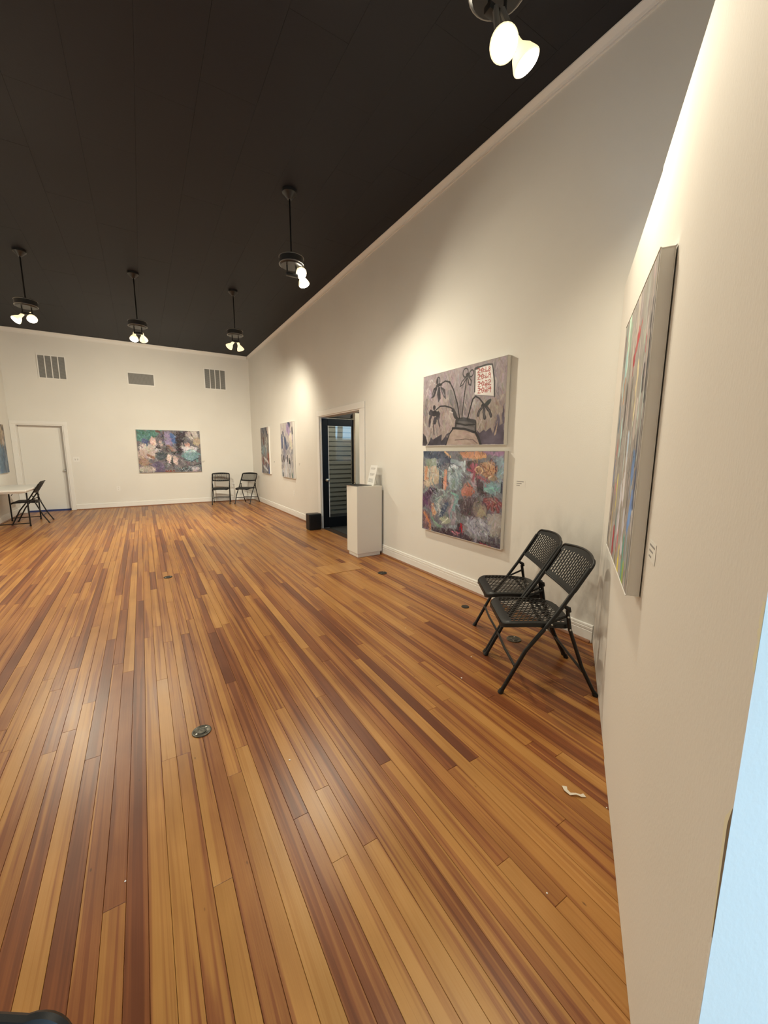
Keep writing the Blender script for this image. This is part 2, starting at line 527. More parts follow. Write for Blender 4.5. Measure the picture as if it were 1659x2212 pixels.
m_ = MB(); pbox(m_, 0.004, SEAM - 0.002, -0.115, 0.0, 0.002, 2.507, 0.002, 2.478)
m_.build('partition_board', M_PART, part)
m_ = MB(); pbox(m_, SEAM + 0.002, TEND, -0.115, 0.0025, 0.002, 2.478, 0.002, 2.50)
m_.build('partition_board', M_PART, part)
m_ = MB(); pbox(m_, SEAM - 0.05, SEAM + 0.05, -0.10, -0.005, 0.003, 2.44)
m_.build('joint_backing', M_DRYWALL, part)
# torn paint along the near edge
prn = random.Random(5)
def chip(zs, name, m, off=0.0031):
    """ragged strip on the room face beside the near edge; zs: (z, outer, inner) distances from the edge"""
    mb = MB(); L = []; R = []
    for z, w1, w0 in zs:
        L.append(pp(TEND - w1 - prn.uniform(0, 0.0014), off, z)); R.append(pp(TEND - w0, off, z))
    n = len(L)
    mb.add(L + R, [(i, i + 1, n + i + 1, n + i) for i in range(n - 1)])
    return mb.build(name, m, part)
M_GAP = mat('exposed_stud_edge', (0.20, 0.15, 0.10), 0.9)
prof = []
for k in range(26):
    f_ = k / 25; z = 0.735 + 0.215 * f_
    w_ = 0.003 + 0.018 * f_ if f_ < 0.85 else 0.018 * (1 - f_) / 0.15 + 0.001
    prof.append((z, w_))
chip([(z, w_, w_ * 0.45) for z, w_ in prof], 'torn_paint', M_DRYWALL)
chip([(z, w_ * 0.55, -0.0004) for z, w_ in prof], 'torn_edge', M_GAP, 0.0029)
chip([(z, 0.0025 + 0.0045 * prn.random() * (0.4 + math.sin(z * 60) ** 2), -0.0004) for z in np.linspace(0.55, 0.735, 40)], 'torn_paint', M_WHITE)
chip([(z, 0.003 + 0.007 * prn.random(), -0.0004) for z in np.linspace(1.15, 1.245, 20)], 'torn_paint', M_DRYWALL)

# ---- baseboards, shoe moulding, crown
def base_profile():
    return [(0, 0), (0.016, 0), (0.016, 0.086), (0.013, 0.089), (0.013, 0.093), (0.016, 0.096), (0.016, 0.112), (0.012, 0.115), (0.012, 0.119), (0.014, 0.122), (0.012, 0.133), (0.004, 0.137), (0, 0.137)]
def shoe_profile():
    return [(0, 0), (0.018, 0), (0.017, 0.008), (0.013, 0.014), (0.007, 0.018), (0, 0.019)]
def crown_profile():
    return [(0, 0), (0.052, 0), (0.052, -0.008), (0.040, -0.018), (0.022, -0.036), (0.016, -0.050), (0.013, -0.050), (0.013, -0.062), (0.0, -0.062)]
fr_right = lambda x0: (lambda p, q, t: (x0 - p, t, q))
fr_back = lambda y0: (lambda p, q, t: (t, y0 - p, q))
fr_left = lambda x0: (lambda p, q, t: (x0 + p, t, q))
def lift(fr, dz):
    return lambda p, q, t: (fr(p, q, t)[0], fr(p, q, t)[1], q + dz)
def shoe(o, fr, a, b):
    MB().prism(shoe_profile(), a, b, lift(fr, 0.0008)).build('shoe_moulding', M_SHOE, o)
br = MB().prism(base_profile(), 1.53, DY0 - 0.165, lift(fr_right(XR), 0.001)).prism(base_profile(), DY1 + 0.115, YB - 0.001, lift(fr_right(XR), 0.001)).build('baseboard_right', M_TRIM)
struct(br, 'white moulded baseboard along the wall of paintings', 'baseboard')
shoe(br, fr_right(XR - 0.0162), 1.54, DY0 - 0.165); shoe(br, fr_right(XR - 0.0162), DY1 + 0.115, YB - 0.04)
bb = MB().prism(base_profile(), BX1 + 0.075, XR - 0.0165, lift(fr_back(YB), 0.001)).build('baseboard_back', M_TRIM)
struct(bb, 'white moulded baseboard along the end wall', 'baseboard')
shoe(bb, fr_back(YB - 0.0162), BX1 + 0.075, XR - 0.035)
bl = MB().prism(base_profile(), YF + 0.001, YB - 0.001, lift(fr_left(XL), 0.001)).build('baseboard_left', M_TRIM)
struct(bl, 'white moulded baseboard behind the folding table', 'baseboard')
shoe(bl, fr_left(XL + 0.0162), YF + 0.04, YB - 0.04)
zt = ZC - 0.0025
struct(MB().prism(crown_profile(), YF, YB - 0.001, lift(fr_right(XR), zt)).build('trim_1', M_TRIM), 'white crown moulding along the top of the wall of paintings', 'trim')
struct(MB().prism([(p, q * 1.45) for p, q in crown_profile()], XL + 0.001, XR - 0.053, lift(fr_back(YB), zt)).build('trim_2', M_TRIM), 'white crown moulding along the top of the end wall', 'trim')
struct(MB().prism(crown_profile(), YF, YB - 0.06, lift(fr_left(XL), zt)).build('trim_3', M_TRIM), 'white crown moulding above the left wall', 'trim')

# ---- white door in the end wall
d1 = thing('door_1', ((BX0 + BX1) / 2, YB + 0.08, 0), 'plain white door set back in the end wall', 'door', kind='structure')
MB().box(BX0 + 0.03, BX1 - 0.03, YB + 0.150, YB + 0.190, 0.012, BZ - 0.03, 0.002).build('door_leaf', M_WHITE, d1)
j = MB()
j.box(BX0, BX0 + 0.028, YB - 0.002, YB + .2, 0.002, BZ).box(BX1 - 0.028, BX1, YB - 0.002, YB + .2, 0.002, BZ).box(BX0 + .028, BX1 - .028, YB - 0.002, YB + .2, BZ - 0.028, BZ)
j.build('door_jamb', M_TRIM, d1)
c = MB()
for a, b in ((BX0 - 0.072, BX0 + 0.006), (BX1 - 0.006, BX1 + 0.072)):
    c.box(a, b, YB - 0.018, YB - 0.001, 0.002, BZ - 0.006, 0.004)
c.box(BX0 - 0.072, BX1 + 0.072, YB - 0.018, YB - 0.001, BZ - 0.006, BZ + 0.066, 0.004)
c.build('door_casing', M_TRIM, d1)
kn = MB().lathe([(0.026, 0), (0.026, 0.006), (0.010, 0.010), (0.010, 0.03), (0.024, 0.042), (0.028, 0.055), (0.022, 0.066), (0.0, 0.069)], align((0, -1, 0), (BX1 - 0.085, YB + 0.149, 0.96)))
tag(kn.build('door_knob', M_STEEL, d1, True), 'small bright metal knob')
MB().box(BX0 - 0.1, BX1 + 0.1, YB + .201, YB + 0.23, -0.12, BZ + 0.1).build('light_block_panel', M_DARKWALL, d1)  # added unseen panel, stops sky light leaking in under the door
MB().box(BX0, BX1, YB + .001, YB + .2, -0.011, 0.0015).build('sill', M_BLUETAPE, d1)
tag(MB().box(BX0 + 0.03, BX1 - 0.03, YB + 0.132, YB + 0.1495, 0.002, 0.03, 0.001).build('threshold_tape', M_BLUETAPE, d1), 'strip of blue masking tape along the foot')

# ---- doorway in the right wall: casing and lining
c = MB()
c.box(XR - 0.02, XR - 0.001, DY0 - 0.155, DY0 - 0.004, 0.002, DZ - 0.004, 0.004)
c.box(XR - 0.02, XR - 0.001, DY1 + 0.004, DY1 + 0.11, 0.002, DZ - 0.004, 0.004)
c.box(XR - 0.02, XR - 0.001, DY0 - 0.155, DY1 + 0.11, DZ - 0.003, DZ + 0.088, 0.004)
cs = c.build('trim_5', M_TRIM)
struct(cs, 'white casing around the open doorway by the pedestal', 'trim')
c = MB()
c.box(XR - 0.0, XR + T + .01, DY0 - 0.003, DY0 + 0.018, 0.002, DZ - .02).box(XR, XR + T + .01, DY1 - 0.018, DY1 + 0.003, 0.002, DZ - .02).box(XR, XR + T + .01, DY0, DY1, DZ - 0.019, DZ + .002)
c.build('jamb_lining', M_TRIM, cs)

# ---- entry passage behind that doorway
VX0, VX1, VY0, VY1, VY2 = XR + T, 5.5, 3.4, 6.80, 8.25
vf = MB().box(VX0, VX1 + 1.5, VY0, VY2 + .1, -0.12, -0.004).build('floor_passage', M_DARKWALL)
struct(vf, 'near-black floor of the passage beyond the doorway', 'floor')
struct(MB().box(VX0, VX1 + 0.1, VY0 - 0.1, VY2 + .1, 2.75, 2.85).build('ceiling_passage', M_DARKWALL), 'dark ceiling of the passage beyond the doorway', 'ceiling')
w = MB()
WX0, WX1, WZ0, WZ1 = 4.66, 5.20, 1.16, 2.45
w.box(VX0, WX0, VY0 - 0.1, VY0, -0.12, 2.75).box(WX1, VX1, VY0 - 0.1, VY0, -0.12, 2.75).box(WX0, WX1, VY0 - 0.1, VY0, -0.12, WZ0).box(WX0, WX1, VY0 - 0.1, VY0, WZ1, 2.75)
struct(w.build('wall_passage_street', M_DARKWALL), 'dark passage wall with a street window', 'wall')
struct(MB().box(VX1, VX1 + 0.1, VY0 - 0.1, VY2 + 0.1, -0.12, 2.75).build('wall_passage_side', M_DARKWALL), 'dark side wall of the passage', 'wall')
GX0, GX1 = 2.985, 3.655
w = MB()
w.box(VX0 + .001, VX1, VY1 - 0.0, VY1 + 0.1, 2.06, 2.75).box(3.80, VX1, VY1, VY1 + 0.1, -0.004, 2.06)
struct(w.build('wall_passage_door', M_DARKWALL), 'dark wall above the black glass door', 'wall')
# clapboard beyond the glass
sid = MB().box(VX0, VX1, VY2 + 0.03, VY2 + 0.1, -0.12, 2.75).build('wall_siding', M_DARKWALL)
struct(sid, 'grey clapboard wall seen through the glass of the black door', 'wall')
sb = None
for k in range(26):
    z0 = 0.0 + k * 0.104
    if sb is None:
        vs = []
        for xx in (VX0, VX1):
            vs += [(xx, VY2 + 0.03, 0), (xx, VY2 - 0.006, 0), (xx, VY2 + 0.020, 0.112), (xx, VY2 + 0.03, 0.112)]
        sb = MB().add(vs, [(0, 1, 2, 3), (4, 7, 6, 5), (0, 4, 5, 1), (1, 5, 6, 2), (2, 6, 7, 3), (3, 7, 4, 0)]).build('siding_board', M_SIDING, sid)
        ob = sb
    else:
        ob = sb.copy(); COL.objects.link(ob); ob.parent = sid
    ob.location = (0, 0, z0)
# added unseen lamps that light the clapboards and the cream door post
for lx, ly, pw, lb in ((4.1, 7.2, 20, 'added round lamp, unseen, lighting the clapboards behind the black door'), (3.95, 5.75, 30, 'added round lamp, unseen, lighting the post in the entry passage')):
    pl_ = thing('added_ceiling_lamp', (lx, ly, 2.75), lb, 'light')
    MB().lathe([(0.0, 2.749), (0.09, 2.749), (0.09, 2.72), (0.0, 2.72)], Matrix.Translation((lx, ly, 0)), 20).build('base', M_STEEL, pl_, True)
    MB().lathe([(0.08, 2.7195), (0.09, 2.68), (0.06, 2.64), (0.0, 2.63)], Matrix.Translation((lx, ly, 0)), 20).build('globe', M_LENS, pl_, True)
    ld = bpy.data.lights.new('added_globe_light', 'POINT'); ld.energy = pw; ld.color = LAMP_COLOR; ld.shadow_soft_size = 0.06
    lo = bpy.data.objects.new('added_globe_light', ld); COL.objects.link(lo); lo.parent = pl_; lo.location = (0, 0, -0.2)
# black glazed door
d2 = thing('door_2', (3.2, VY1, 0), 'black glazed door seen through the doorway behind the pedestal', 'door', kind='structure')
DXa, DXb = 2.83, 3.475
y0, y1 = VY1 - 0.04, VY1 + 0.005
MB().box(DXa, DXa + 0.118, y0, y1, 0.004, 2.03, 0.003).build('door_stile', M_BLKPAINT, d2)
MB().box(DXb - 0.022, DXb, y0, y1, 0.004, 2.03, 0.003).build('door_stile', M_BLKPAINT, d2)
MB().box(DXa + 0.118, DXb - 0.022, y0, y1, 0.004, 0.20, 0.003).build('door_rail', M_BLKPAINT, d2)
MB().box(DXa + 0.118, DXb - 0.022, y0, y1, 1.905, 2.03, 0.003).build('door_rail', M_BLKPAINT, d2)
MB().add([(DXa + 0.118, VY1 - 0.018, 0.20), (DXb - 0.022, VY1 - 0.018, 0.20), (DXb - 0.022, VY1 - 0.018, 1.905), (DXa + 0.118, VY1 - 0.018, 1.905)], [(0, 1, 2, 3)]).build('glass_pane', M_GLASS, d2)
kn = MB().lathe([(0.028, 0), (0.028, 0.006), (0.010, 0.010), (0.010, 0.03), (0.026, 0.042), (0.029, 0.055), (0.022, 0.066), (0.0, 0.069)], align((0, -1, 0), (DXa + 0.082, y0, 0.905)))
tag(kn.build('door_knob', M_STEEL, d2, True), 'round brushed metal knob')
c = MB().box(DXb + 0.006, DXb + 0.17, VY1 - 0.10, VY1 + 0.09, -0.003, 2.15, 0.004).box(DXb + 0.17, DXb + 0.33, VY1 - 0.06, VY1 + 0.09, -0.003, 2.15, 0.004)
tag(c.build('door_post', M_CREAM, d2), 'cream painted post beside the black door')
# street seen as a reflection in the pane
gr = MB().box(-60, 80, -70, VY0 - 0.12, -0.35, -0.2)
gr.build('ground', mat('pale_pavement', (0.72, 0.72, 0.74), 0.8))
struct(bpy.data.objects['ground'], 'pale pavement outside in the street', 'ground')

# ================================================================== THINGS
# ---------------------------------------------------------------- paintings
def value_noise(h, w, fy, fx, seed, octv=3):
    r = np.random.RandomState(seed)
    out = np.zeros((h, w)); amp = 1.0; tot = 0
    for o_ in range(octv):
        gy, gx = max(2, int(fy * 2 ** o_) + 2), max(2, int(fx * 2 ** o_) + 2)
        g = r.rand(gy, gx)
        yy = np.linspace(0, gy - 1.001, h); xx = np.linspace(0, gx - 1.001, w)
        yi = yy.astype(int); xi = xx.astype(int); fy_ = (yy - yi)[:, None]; fx_ = (xx - xi)[None, :]
        fy_ = fy_ * fy_ * (3 - 2 * fy_); fx_ = fx_ * fx_ * (3 - 2 * fx_)
        a = g[yi][:, xi]; b = g[yi][:, xi + 1]; c_ = g[yi + 1][:, xi]; d = g[yi + 1][:, xi + 1]
        out += amp * ((a * (1 - fx_) + b * fx_) * (1 - fy_) + (c_ * (1 - fx_) + d * fx_) * fy_)
        tot += amp; amp *= 0.5
    return out / tot
class Painter:
    """paints a colour grid; coordinates are given in any 4-cornered frame (TL, TR, BR, BL)"""
    def __init__(s, w, h, quad, base, seed=1, warp=3.0):
        s.w, s.h = w, h
        A = []
        for (X, Y), (U, V) in zip(quad, ((0, 0), (w - 1, 0), (w - 1, h - 1), (0, h - 1))):
            A.append([X, Y, 1, 0, 0, 0, -U * X, -U * Y, -U]); A.append([0, 0, 0, X, Y, 1, -V * X, -V * Y, -V])
        s.Hm = np.linalg.svd(np.array(A, float))[2][-1].reshape(3, 3)
        q = np.array(quad, float)
        s.k = (w - 1) / ((np.linalg.norm(q[1] - q[0]) + np.linalg.norm(q[2] - q[3])) / 2)
        s.ky = (h - 1) / ((np.linalg.norm(q[3] - q[0]) + np.linalg.norm(q[2] - q[1])) / 2)
        s.a = np.ones((h, w, 3)) * np.array(base, float)
        yy, xx = np.mgrid[0:h, 0:w].astype(float)
        s.seed = seed; s.fat = 1.0
        s.X = xx + (value_noise(h, w, 7, 7, seed + 50) - 0.5) * 2 * warp
        s.Y = yy + (value_noise(h, w, 7, 7, seed + 60) - 0.5) * 2 * warp
        s.br = value_noise(h, w, 26, 26, seed + 70, 2)
        s.n = 0
    def P(s, p):
        v = s.Hm @ np.array([p[0], p[1], 1.0]); return v[:2] / v[2]
    def put(s, m, col, a):
        s.n += 1
        r = np.random.RandomState(s.seed * 1000 + s.n)
        tint = (value_noise(s.h, s.w, 10, 10, r.randint(1 << 30), 2) - 0.5)[..., None] * 44
        m = np.clip(m, 0, 1)[..., None] * a
        s.a = s.a * (1 - m) + (np.array(col, float) + tint) * m
    def stroke(s, pts, wd, col, a=1.0, rough=0.35):
        pts = [s.P(p) for p in pts]
        d = np.full((s.h, s.w), 1e9)
        for p, q in zip(pts[:-1], pts[1:]):
            e = q - p; L = max(1e-6, e @ e)
            t = np.clip(((s.X - p[0]) * e[0] + (s.Y - p[1]) * e[1]) / L, 0, 1)
            d = np.minimum(d, np.hypot(s.X - p[0] - t * e[0], s.Y - p[1] - t * e[1]))
        hw = max(0.55, wd * s.fat * (s.k * s.ky) ** 0.5 / 2)
        s.put((hw - d + (s.br - 0.5) * rough * hw * 2) / max(0.7, hw * 0.25) + 0.5, col, a)
    def poly(s, pts, col, a=1.0, rough=2.0):
        pts = [s.P(p) for p in pts]
        X = s.X + (s.br - 0.5) * 2 * rough; Y = s.Y + (s.br.T[:1, :1] - 0.5) + (s.br - 0.5) * 2 * rough
        ins = np.zeros((s.h, s.w), bool)
        n = len(pts)
        for i in range(n):
            x1, y1 = pts[i]; x2, y2 = pts[(i + 1) % n]
            c_ = (y1 > Y) != (y2 > Y)
            ins ^= c_ & (X < (x2 - x1) * (Y - y1) / (y2 - y1 + 1e-9) + x1)
        m = ins.astype(float)
        m = (m + np.roll(m, 1, 0) + np.roll(m, -1, 0) + np.roll(m, 1, 1) + np.roll(m, -1, 1)) / 5
        s.put(m, col, a)
    def ell(s, c, rx, ry, col, a=1.0, ang=0.0, rough=0.25, ring=0.0):
        p = s.P(c); rx *= s.k; ry *= s.ky
        ca, sa = math.cos(math.radians(ang)), math.sin(math.radians(ang))
        dx, dy = s.X - p[0], s.Y - p[1]
        q = np.hypot((dx * ca + dy * sa) / rx, (-dx * sa + dy * ca) / ry) + (s.br - 0.5) * rough * 2
        if ring:
            m = (ring - np.abs(q - 1)) / 0.12 + 0.5
        else:
            m = (1 - q) / 0.14 + 0.5
        s.put(m, col, a)
    def dabs(s, n, quad, pal, wd, ln, ang, seed, a=0.8, spread=25):
        r = np.random.RandomState(seed)
        q = np.array(quad, float)
        for i in range(n):
            u, v = r.rand(2)
            p = (q[0] * (1 - u) + q[1] * u) * (1 - v) + (q[3] * (1 - u) + q[2] * u) * v
            t = math.radians(ang + r.uniform(-spread, spread))
            e = np.array((math.cos(t), math.sin(t))) * ln * r.uniform(0.4, 1.1) / 2
            bend = np.array((-e[1], e[0])) * r.uniform(-0.3, 0.3)
            s.stroke([p - e, p + bend, p + e], wd * r.uniform(0.5, 1.3), pal[r.randint(len(pal))], a * r.uniform(0.6, 1), 0.6)
    def finish(s, n, ln, wd, seed, ang=80, spread=70, jit=26):
        """many small local brush marks that pick up and smear the colour beneath"""
        r = np.random.RandomState(seed)
        for i in range(n):
            cx, cy = r.rand() * s.w, r.rand() * s.h
            t = math.radians(ang + r.uniform(-spread, spread)); L = ln * r.uniform(.4, 1.2) / 2; hw = wd * r.uniform(.4, 1.2) / 2
            R = int(L + hw + 3)
            x0, x1, y0, y1 = max(0, int(cx) - R), min(s.w, int(cx) + R), max(0, int(cy) - R), min(s.h, int(cy) + R)
            if x1 - x0 < 3 or y1 - y0 < 3: continue
            yy, xx = np.mgrid[y0:y1, x0:x1].astype(float)
            dx, dy = xx - cx, yy - cy
            al = dx * math.cos(t) + dy * math.sin(t); ac = -dx * math.sin(t) + dy * math.cos(t) + 0.12 * al * al / max(L, 1) * r.uniform(-1, 1)
            d = np.hypot(np.maximum(np.abs(al) - L, 0), ac) + (s.br[y0:y1, x0:x1] - .5) * hw
            m = np.clip((hw - d) / 0.9 + .5, 0, 1)[..., None] * r.uniform(.45, .95)
            sx = min(s.w - 1, max(0, int(cx - math.cos(t) * L))); sy = min(s.h - 1, max(0, int(cy - math.sin(t) * L)))
            c_ = s.a[sy, sx] + r.uniform(-jit, jit) + r.uniform(-jit / 3, jit / 3, 3)
            s.a[y0:y1, x0:x1] = s.a[y0:y1, x0:x1] * (1 - m) + c_ * m
    def colors(s, gain):
        c_ = np.clip(s.a + (s.br[..., None] - 0.5) * 14, 4, 252) / 255
        l = np.where(c_ <= 0.04045, c_ / 12.92, ((c_ + 0.055) / 1.055) ** 2.4)
        return np.clip(l * np.array(gain), 0, 0.9)
def paint_material():
    m = mat('oil_paint', (0.5, 0.5, 0.5), 0.55, spec=0.35)
    at = nd(m, 'ShaderNodeAttribute', attribute_name='paint')
    lk(m, at.outputs['Color'], m.node_tree.nodes['Principled BSDF'].inputs['Base Color'])
    n = nd(m, 'ShaderNodeTexNoise'); n.inputs['Scale'].default_value = 90; n.inputs['Detail'].default_value = 4
    lk(m, pos_scaled(m, (1, 1, 0.5)), n.inputs['Vector'])
    b = nd(m, 'ShaderNodeBump'); b.inputs['Distance'].default_value = 0.002; b.inputs['Strength'].default_value = 0.3
    lk(m, n.outputs['Fac'], b.inputs['Height']); lk(m, b.outputs['Normal'], m.node_tree.nodes['Principled BSDF'].inputs['Normal'])
    return m
M_PAINT = paint_material()
GAIN = (1.02, 1.06, 1.22)
def canvas(origin, U, N, wid, hgt, thick, painter, label, gap=0.004, gain=GAIN):
    """origin: wall point at the lower-left corner as the viewer sees it; U: unit vector to the viewer's right; N: away from wall"""
    O, U, N = Vector(origin), Vector(U), Vector(N)
    Z = Vector((0, 0, 1))
    ctr = O + U * wid / 2
    root = thing('painting', ctr, label, 'painting', 'abstract paintings hung in the gallery')
    def pt(u, n, z): return O + U * u + N * n + Z * z
    mb = MB()
    bm = bmesh.new(); bmesh.ops.create_cube(bm, size=1)
    for v in bm.verts:
        v.co = pt((v.co.x + 0.5) * wid, gap + (v.co.y + 0.5) * (thick - 0.001), (v.co.z + 0.5) * hgt)
    bmesh.ops.bevel(bm, geom=bm.edges[:], offset=0.0025, segments=2, affect='EDGES')
    mb.bm(bm).build('stretched_canvas', M_CANVAS, root)
    w_, h_ = painter.w, painter.h
    ins = 0.003
    us = np.linspace(ins, wid - ins, w_); zs = np.linspace(hgt - ins, ins, h_)
    I = WM[root.name].inverted()
    o0 = I @ pt(0, gap + thick, 0); 
    P = np.array(o0)[None, None, :] + us[None, :, None] * np.array(U)[None, None, :] + zs[:, None, None] * np.array((0, 0, 1.0))[None, None, :]
    me = bpy.data.meshes.new('paint_layer')
    idx = np.arange(w_ * h_).reshape(h_, w_)
    q = np.stack([idx[1:, :-1], idx[1:, 1:], idx[:-1, 1:], idx[:-1, :-1]], -1).reshape(-1, 4)
    me.vertices.add(w_ * h_); me.vertices.foreach_set('co', P.reshape(-1).astype(np.float32))
    me.loops.add(q.size); me.loops.foreach_set('vertex_index', q.reshape(-1).astype(np.int32))
    me.polygons.add(len(q)); me.polygons.foreach_set('loop_start', np.arange(0, q.size, 4, dtype=np.int32))
    me.update(calc_edges=True); me.validate()
    at = me.attributes.new('paint', 'FLOAT_COLOR', 'POINT')
    c_ = np.concatenate([painter.colors(gain).reshape(-1, 3), np.ones((w_ * h_, 1))], 1)
    at.data.foreach_set('color', c_.reshape(-1).astype(np.float32))
    me.materials.append(M_PAINT)
    link(bpy.data.objects.new('paint_layer', me), root)
    return root

# --- grey still life of wilting flowers
p = Painter(400, 260, [(150, 443), (1405, 128), (1360, 1462), (143, 1472)], (150, 137, 134), 3, 1.2)
MONO = p
K, DK, G1 = (34, 32, 34), (60, 56, 60), (104, 99, 98)
p.poly([(150, 780), (500, 700), (700, 900), (640, 1100), (560, 1240), (500, 1470), (145, 1470)], (154, 139, 128), .8)
p.poly([(900, 850), (1370, 700), (1360, 1460), (1000, 1460), (940, 1150)], (148, 134, 116), .75)
p.dabs(40, [(150, 460), (1400, 200), (1360, 900), (150, 900)], [(160, 148, 146), (140, 128, 128), (166, 152, 148)], 60, 240, 80, 5, .5)
p.dabs(34, [(150, 900), (1370, 800), (1360, 1400), (150, 1400)], [(168, 152, 138), (128, 116, 108), (156, 138, 116), (112, 102, 100)], 36, 200, 100, 6, .55, 18)
p.stroke([(1215, 250), (1225, 430)], 40, (120, 112, 116), .7)
p.stroke([(1260, 600), (1270, 760)], 36, (110, 102, 106), .6)
p.stroke([(200, 800), (180, 1010)], 50, (112, 104, 106), .7)
p.poly([(500, 650), (580, 640), (640, 800), (690, 1030), (640, 960), (560, 860)], (112, 106, 104), .9)
p.stroke([(700, 760), (720, 1000)], 46, (110, 104, 102), .7); p.stroke([(790, 740), (770, 1000)], 20, (96, 90, 88), .7)
p.dabs(26, [(150, 500), (1380, 250), (1350, 1250), (150, 1250)], [(188, 176, 168), (120, 110, 108), (176, 160, 142)], 30, 170, 95, 64, .6, 25)
p.finish(1300, 22, 5, 41, 85, 40, 20)
p.poly([(150, 1290), (195, 1340), (215, 1420), (195, 1470), (143, 1470)], (66, 61, 64)); p.stroke([(200, 1330), (230, 1460)], 26, (176, 162, 152), .8)
p.poly([(215, 1468), (270, 1345), (300, 1385), (430, 1305), (420, 1400), (500, 1315), (545, 1275), (490, 1468)], (60, 56, 64))
p.poly([(950, 1240), (1000, 1290), (1060, 1240), (1090, 1270), (1160, 1205), (1200, 1300), (1270, 990), (1310, 1120), (1362, 830), (1362, 1462), (1005, 1462)], (82, 73, 84))
p.poly([(1215, 1330), (1268, 1080), (1245, 1310)], (166, 144, 122))
p.poly([(1290, 1180), (1320, 1000), (1340, 1150)], (150, 134, 116), .7)
p.fat = 1.3
p.poly([(600, 1215), (930, 1280), (995, 1462), (495, 1462), (545, 1320)], (163, 144, 128))
p.dabs(14, [(560, 1300), (930, 1300), (960, 1440), (520, 1440)], [(172, 150, 138), (146, 128, 114), (170, 140, 132)], 26, 120, 20, 8, .6)
p.poly([(635, 1095), (690, 1060), (930, 1110), (940, 1262), (620, 1205)], (92, 88, 86))
p.stroke([(690, 1080), (800, 1085), (920, 1115)], 34, (56, 54, 56)); p.stroke([(650, 1140), (780, 1172), (920, 1160)], 16, K)
p.stroke([(660, 1190), (900, 1225)], 30, (116, 110, 108), .7)
for q, w_ in (([(590, 1212), (760, 1225), (935, 1282)], 22), ([(600, 1215), (545, 1300), (495, 1462)], 15), ([(935, 1275), (985, 1370), (1012, 1462)], 30), ([(640, 1195), (638, 1100), (700, 1065)], 15), ([(937, 1125), (942, 1275)], 14)):
    p.stroke(q, w_, K, 1, .2)
p.stroke([(630, 1392), (780, 1375), (900, 1390), (960, 1445)], 7, (92, 76, 72), 1, .1)
for q, w_ in (([(405, 552), (470, 508), (540, 520), (600, 640), (660, 850), (692, 1062)], 15), ([(797, 455), (770, 650), (745, 880), (728, 1066)], 13), ([(812, 1078), (850, 930), (890, 780), (930, 735), (990, 770), (1052, 855)], 16),
              ([(340, 935), (400, 885), (480, 878), (560, 900), (612, 940)], 15), ([(505, 510), (560, 560)], 9)):
    p.stroke(q, w_, K, 1, .15)
p.stroke([(600, 945), (635, 1040), (662, 1085)], 46, (52, 49, 50)); p.stroke([(545, 960), (590, 985)], 12, (190, 180, 168), .9)
p.ell((368, 500), 30, 62, (120, 113, 112)); p.ell((352, 500), 13, 50, K); p.ell((368, 500), 30, 62, K, 1, 0, .1, .12)
p.poly([(362, 572), (300, 618), (265, 765), (312, 742), (352, 640)], (52, 48, 52), 1, .8); p.stroke([(310, 650), (285, 730)], 14, (128, 120, 120), .9)
p.poly([(372, 585), (352, 700), (372, 828), (405, 770), (398, 600)], (58, 54, 58), 1, .8)
p.poly([(400, 580), (472, 632), (488, 785), (450, 742), (412, 650)], (62, 58, 60), 1, .8); p.stroke([(425, 640), (460, 720)], 10, (130, 124, 124), .9)
p.stroke([(345, 578), (380, 560), (412, 560)], 26, K)
p.ell((775, 385), 38, 64, K, 1, 0, .08, .14); p.ell((864, 396), 27, 50, K, 1, 32, .08, .2)
p.stroke([(775, 462), (722, 520), (695, 592), (742, 560), (785, 480)], 10, K, 1, .1); p.stroke([(808, 468), (828, 560), (856, 572), (864, 505), (822, 448)], 12, K, 1, .1)
p.ell((806, 418), 24, 32, K)
p.ell((1112, 838), 54, 34, (44, 50, 48), 1, -32); p.ell((1052, 875), 30, 32, K)
for q in ([(1035, 895), (990, 960), (970, 1022)], [(1065, 900), (1060, 980), (1072, 1066)], [(1098, 900), (1140, 955), (1166, 1035)]):
    p.stroke(q, 30, (46, 42, 44)); p.stroke(q, 8, (104, 98, 98), .8)
for c_, rx, ry in (((310, 902), 24, 40), ((262, 972), 40, 46), ((315, 990), 48, 52), ((368, 1020), 36, 66), ((325, 1095), 32, 62)):
    p.ell(c_, rx, ry, (48, 43, 48))
p.stroke([(275, 1000), (250, 1080), (243, 1170)], 34, (66, 60, 64)); p.stroke([(300, 1140), (315, 1310)], 16, (74, 66, 68)); p.stroke([(370, 1060), (392, 1180)], 24, (84, 76, 78))
p.poly([(922, 318), (1176, 268), (1212, 732), (918, 716)], (228, 221, 208), 1, .3)
p.stroke([(916, 668), (917, 322), (1000, 292), (1100, 262), (1176, 262), (1192, 340), (1208, 520), (1216, 742)], 14, K, 1, .15)
p.stroke([(918, 718), (1212, 738)], 7, (120, 112, 110), 1, .1); p.stroke([(925, 325), (960, 312)], 24, K)
p.fat = 1.0
RED = (158, 52, 44)
DIG = {'2': [(0, .2), (.3, 0), (.8, .1), (.8, .4), (0, 1), (1, .95)], '0': [(.5, 0), (.05, .4), (.3, 1), (.8, .85), (.9, .3), (.5, 0)], '1': [(.5, 0), (.5, 1)],
       '8': [(.8, .1), (.3, .1), (.3, .4), (.8, .6), (.7, 1), (.2, .9), (.3, .6), (.8, .35), (.8, .1)], '9': [(.9, .3), (.4, .45), (.15, .2), (.6, 0), (.9, .2), (.85, 1)], '4': [(.3, 0), (.1, .55), (1, .5), (.8, .05), (.8, 1.1)]}
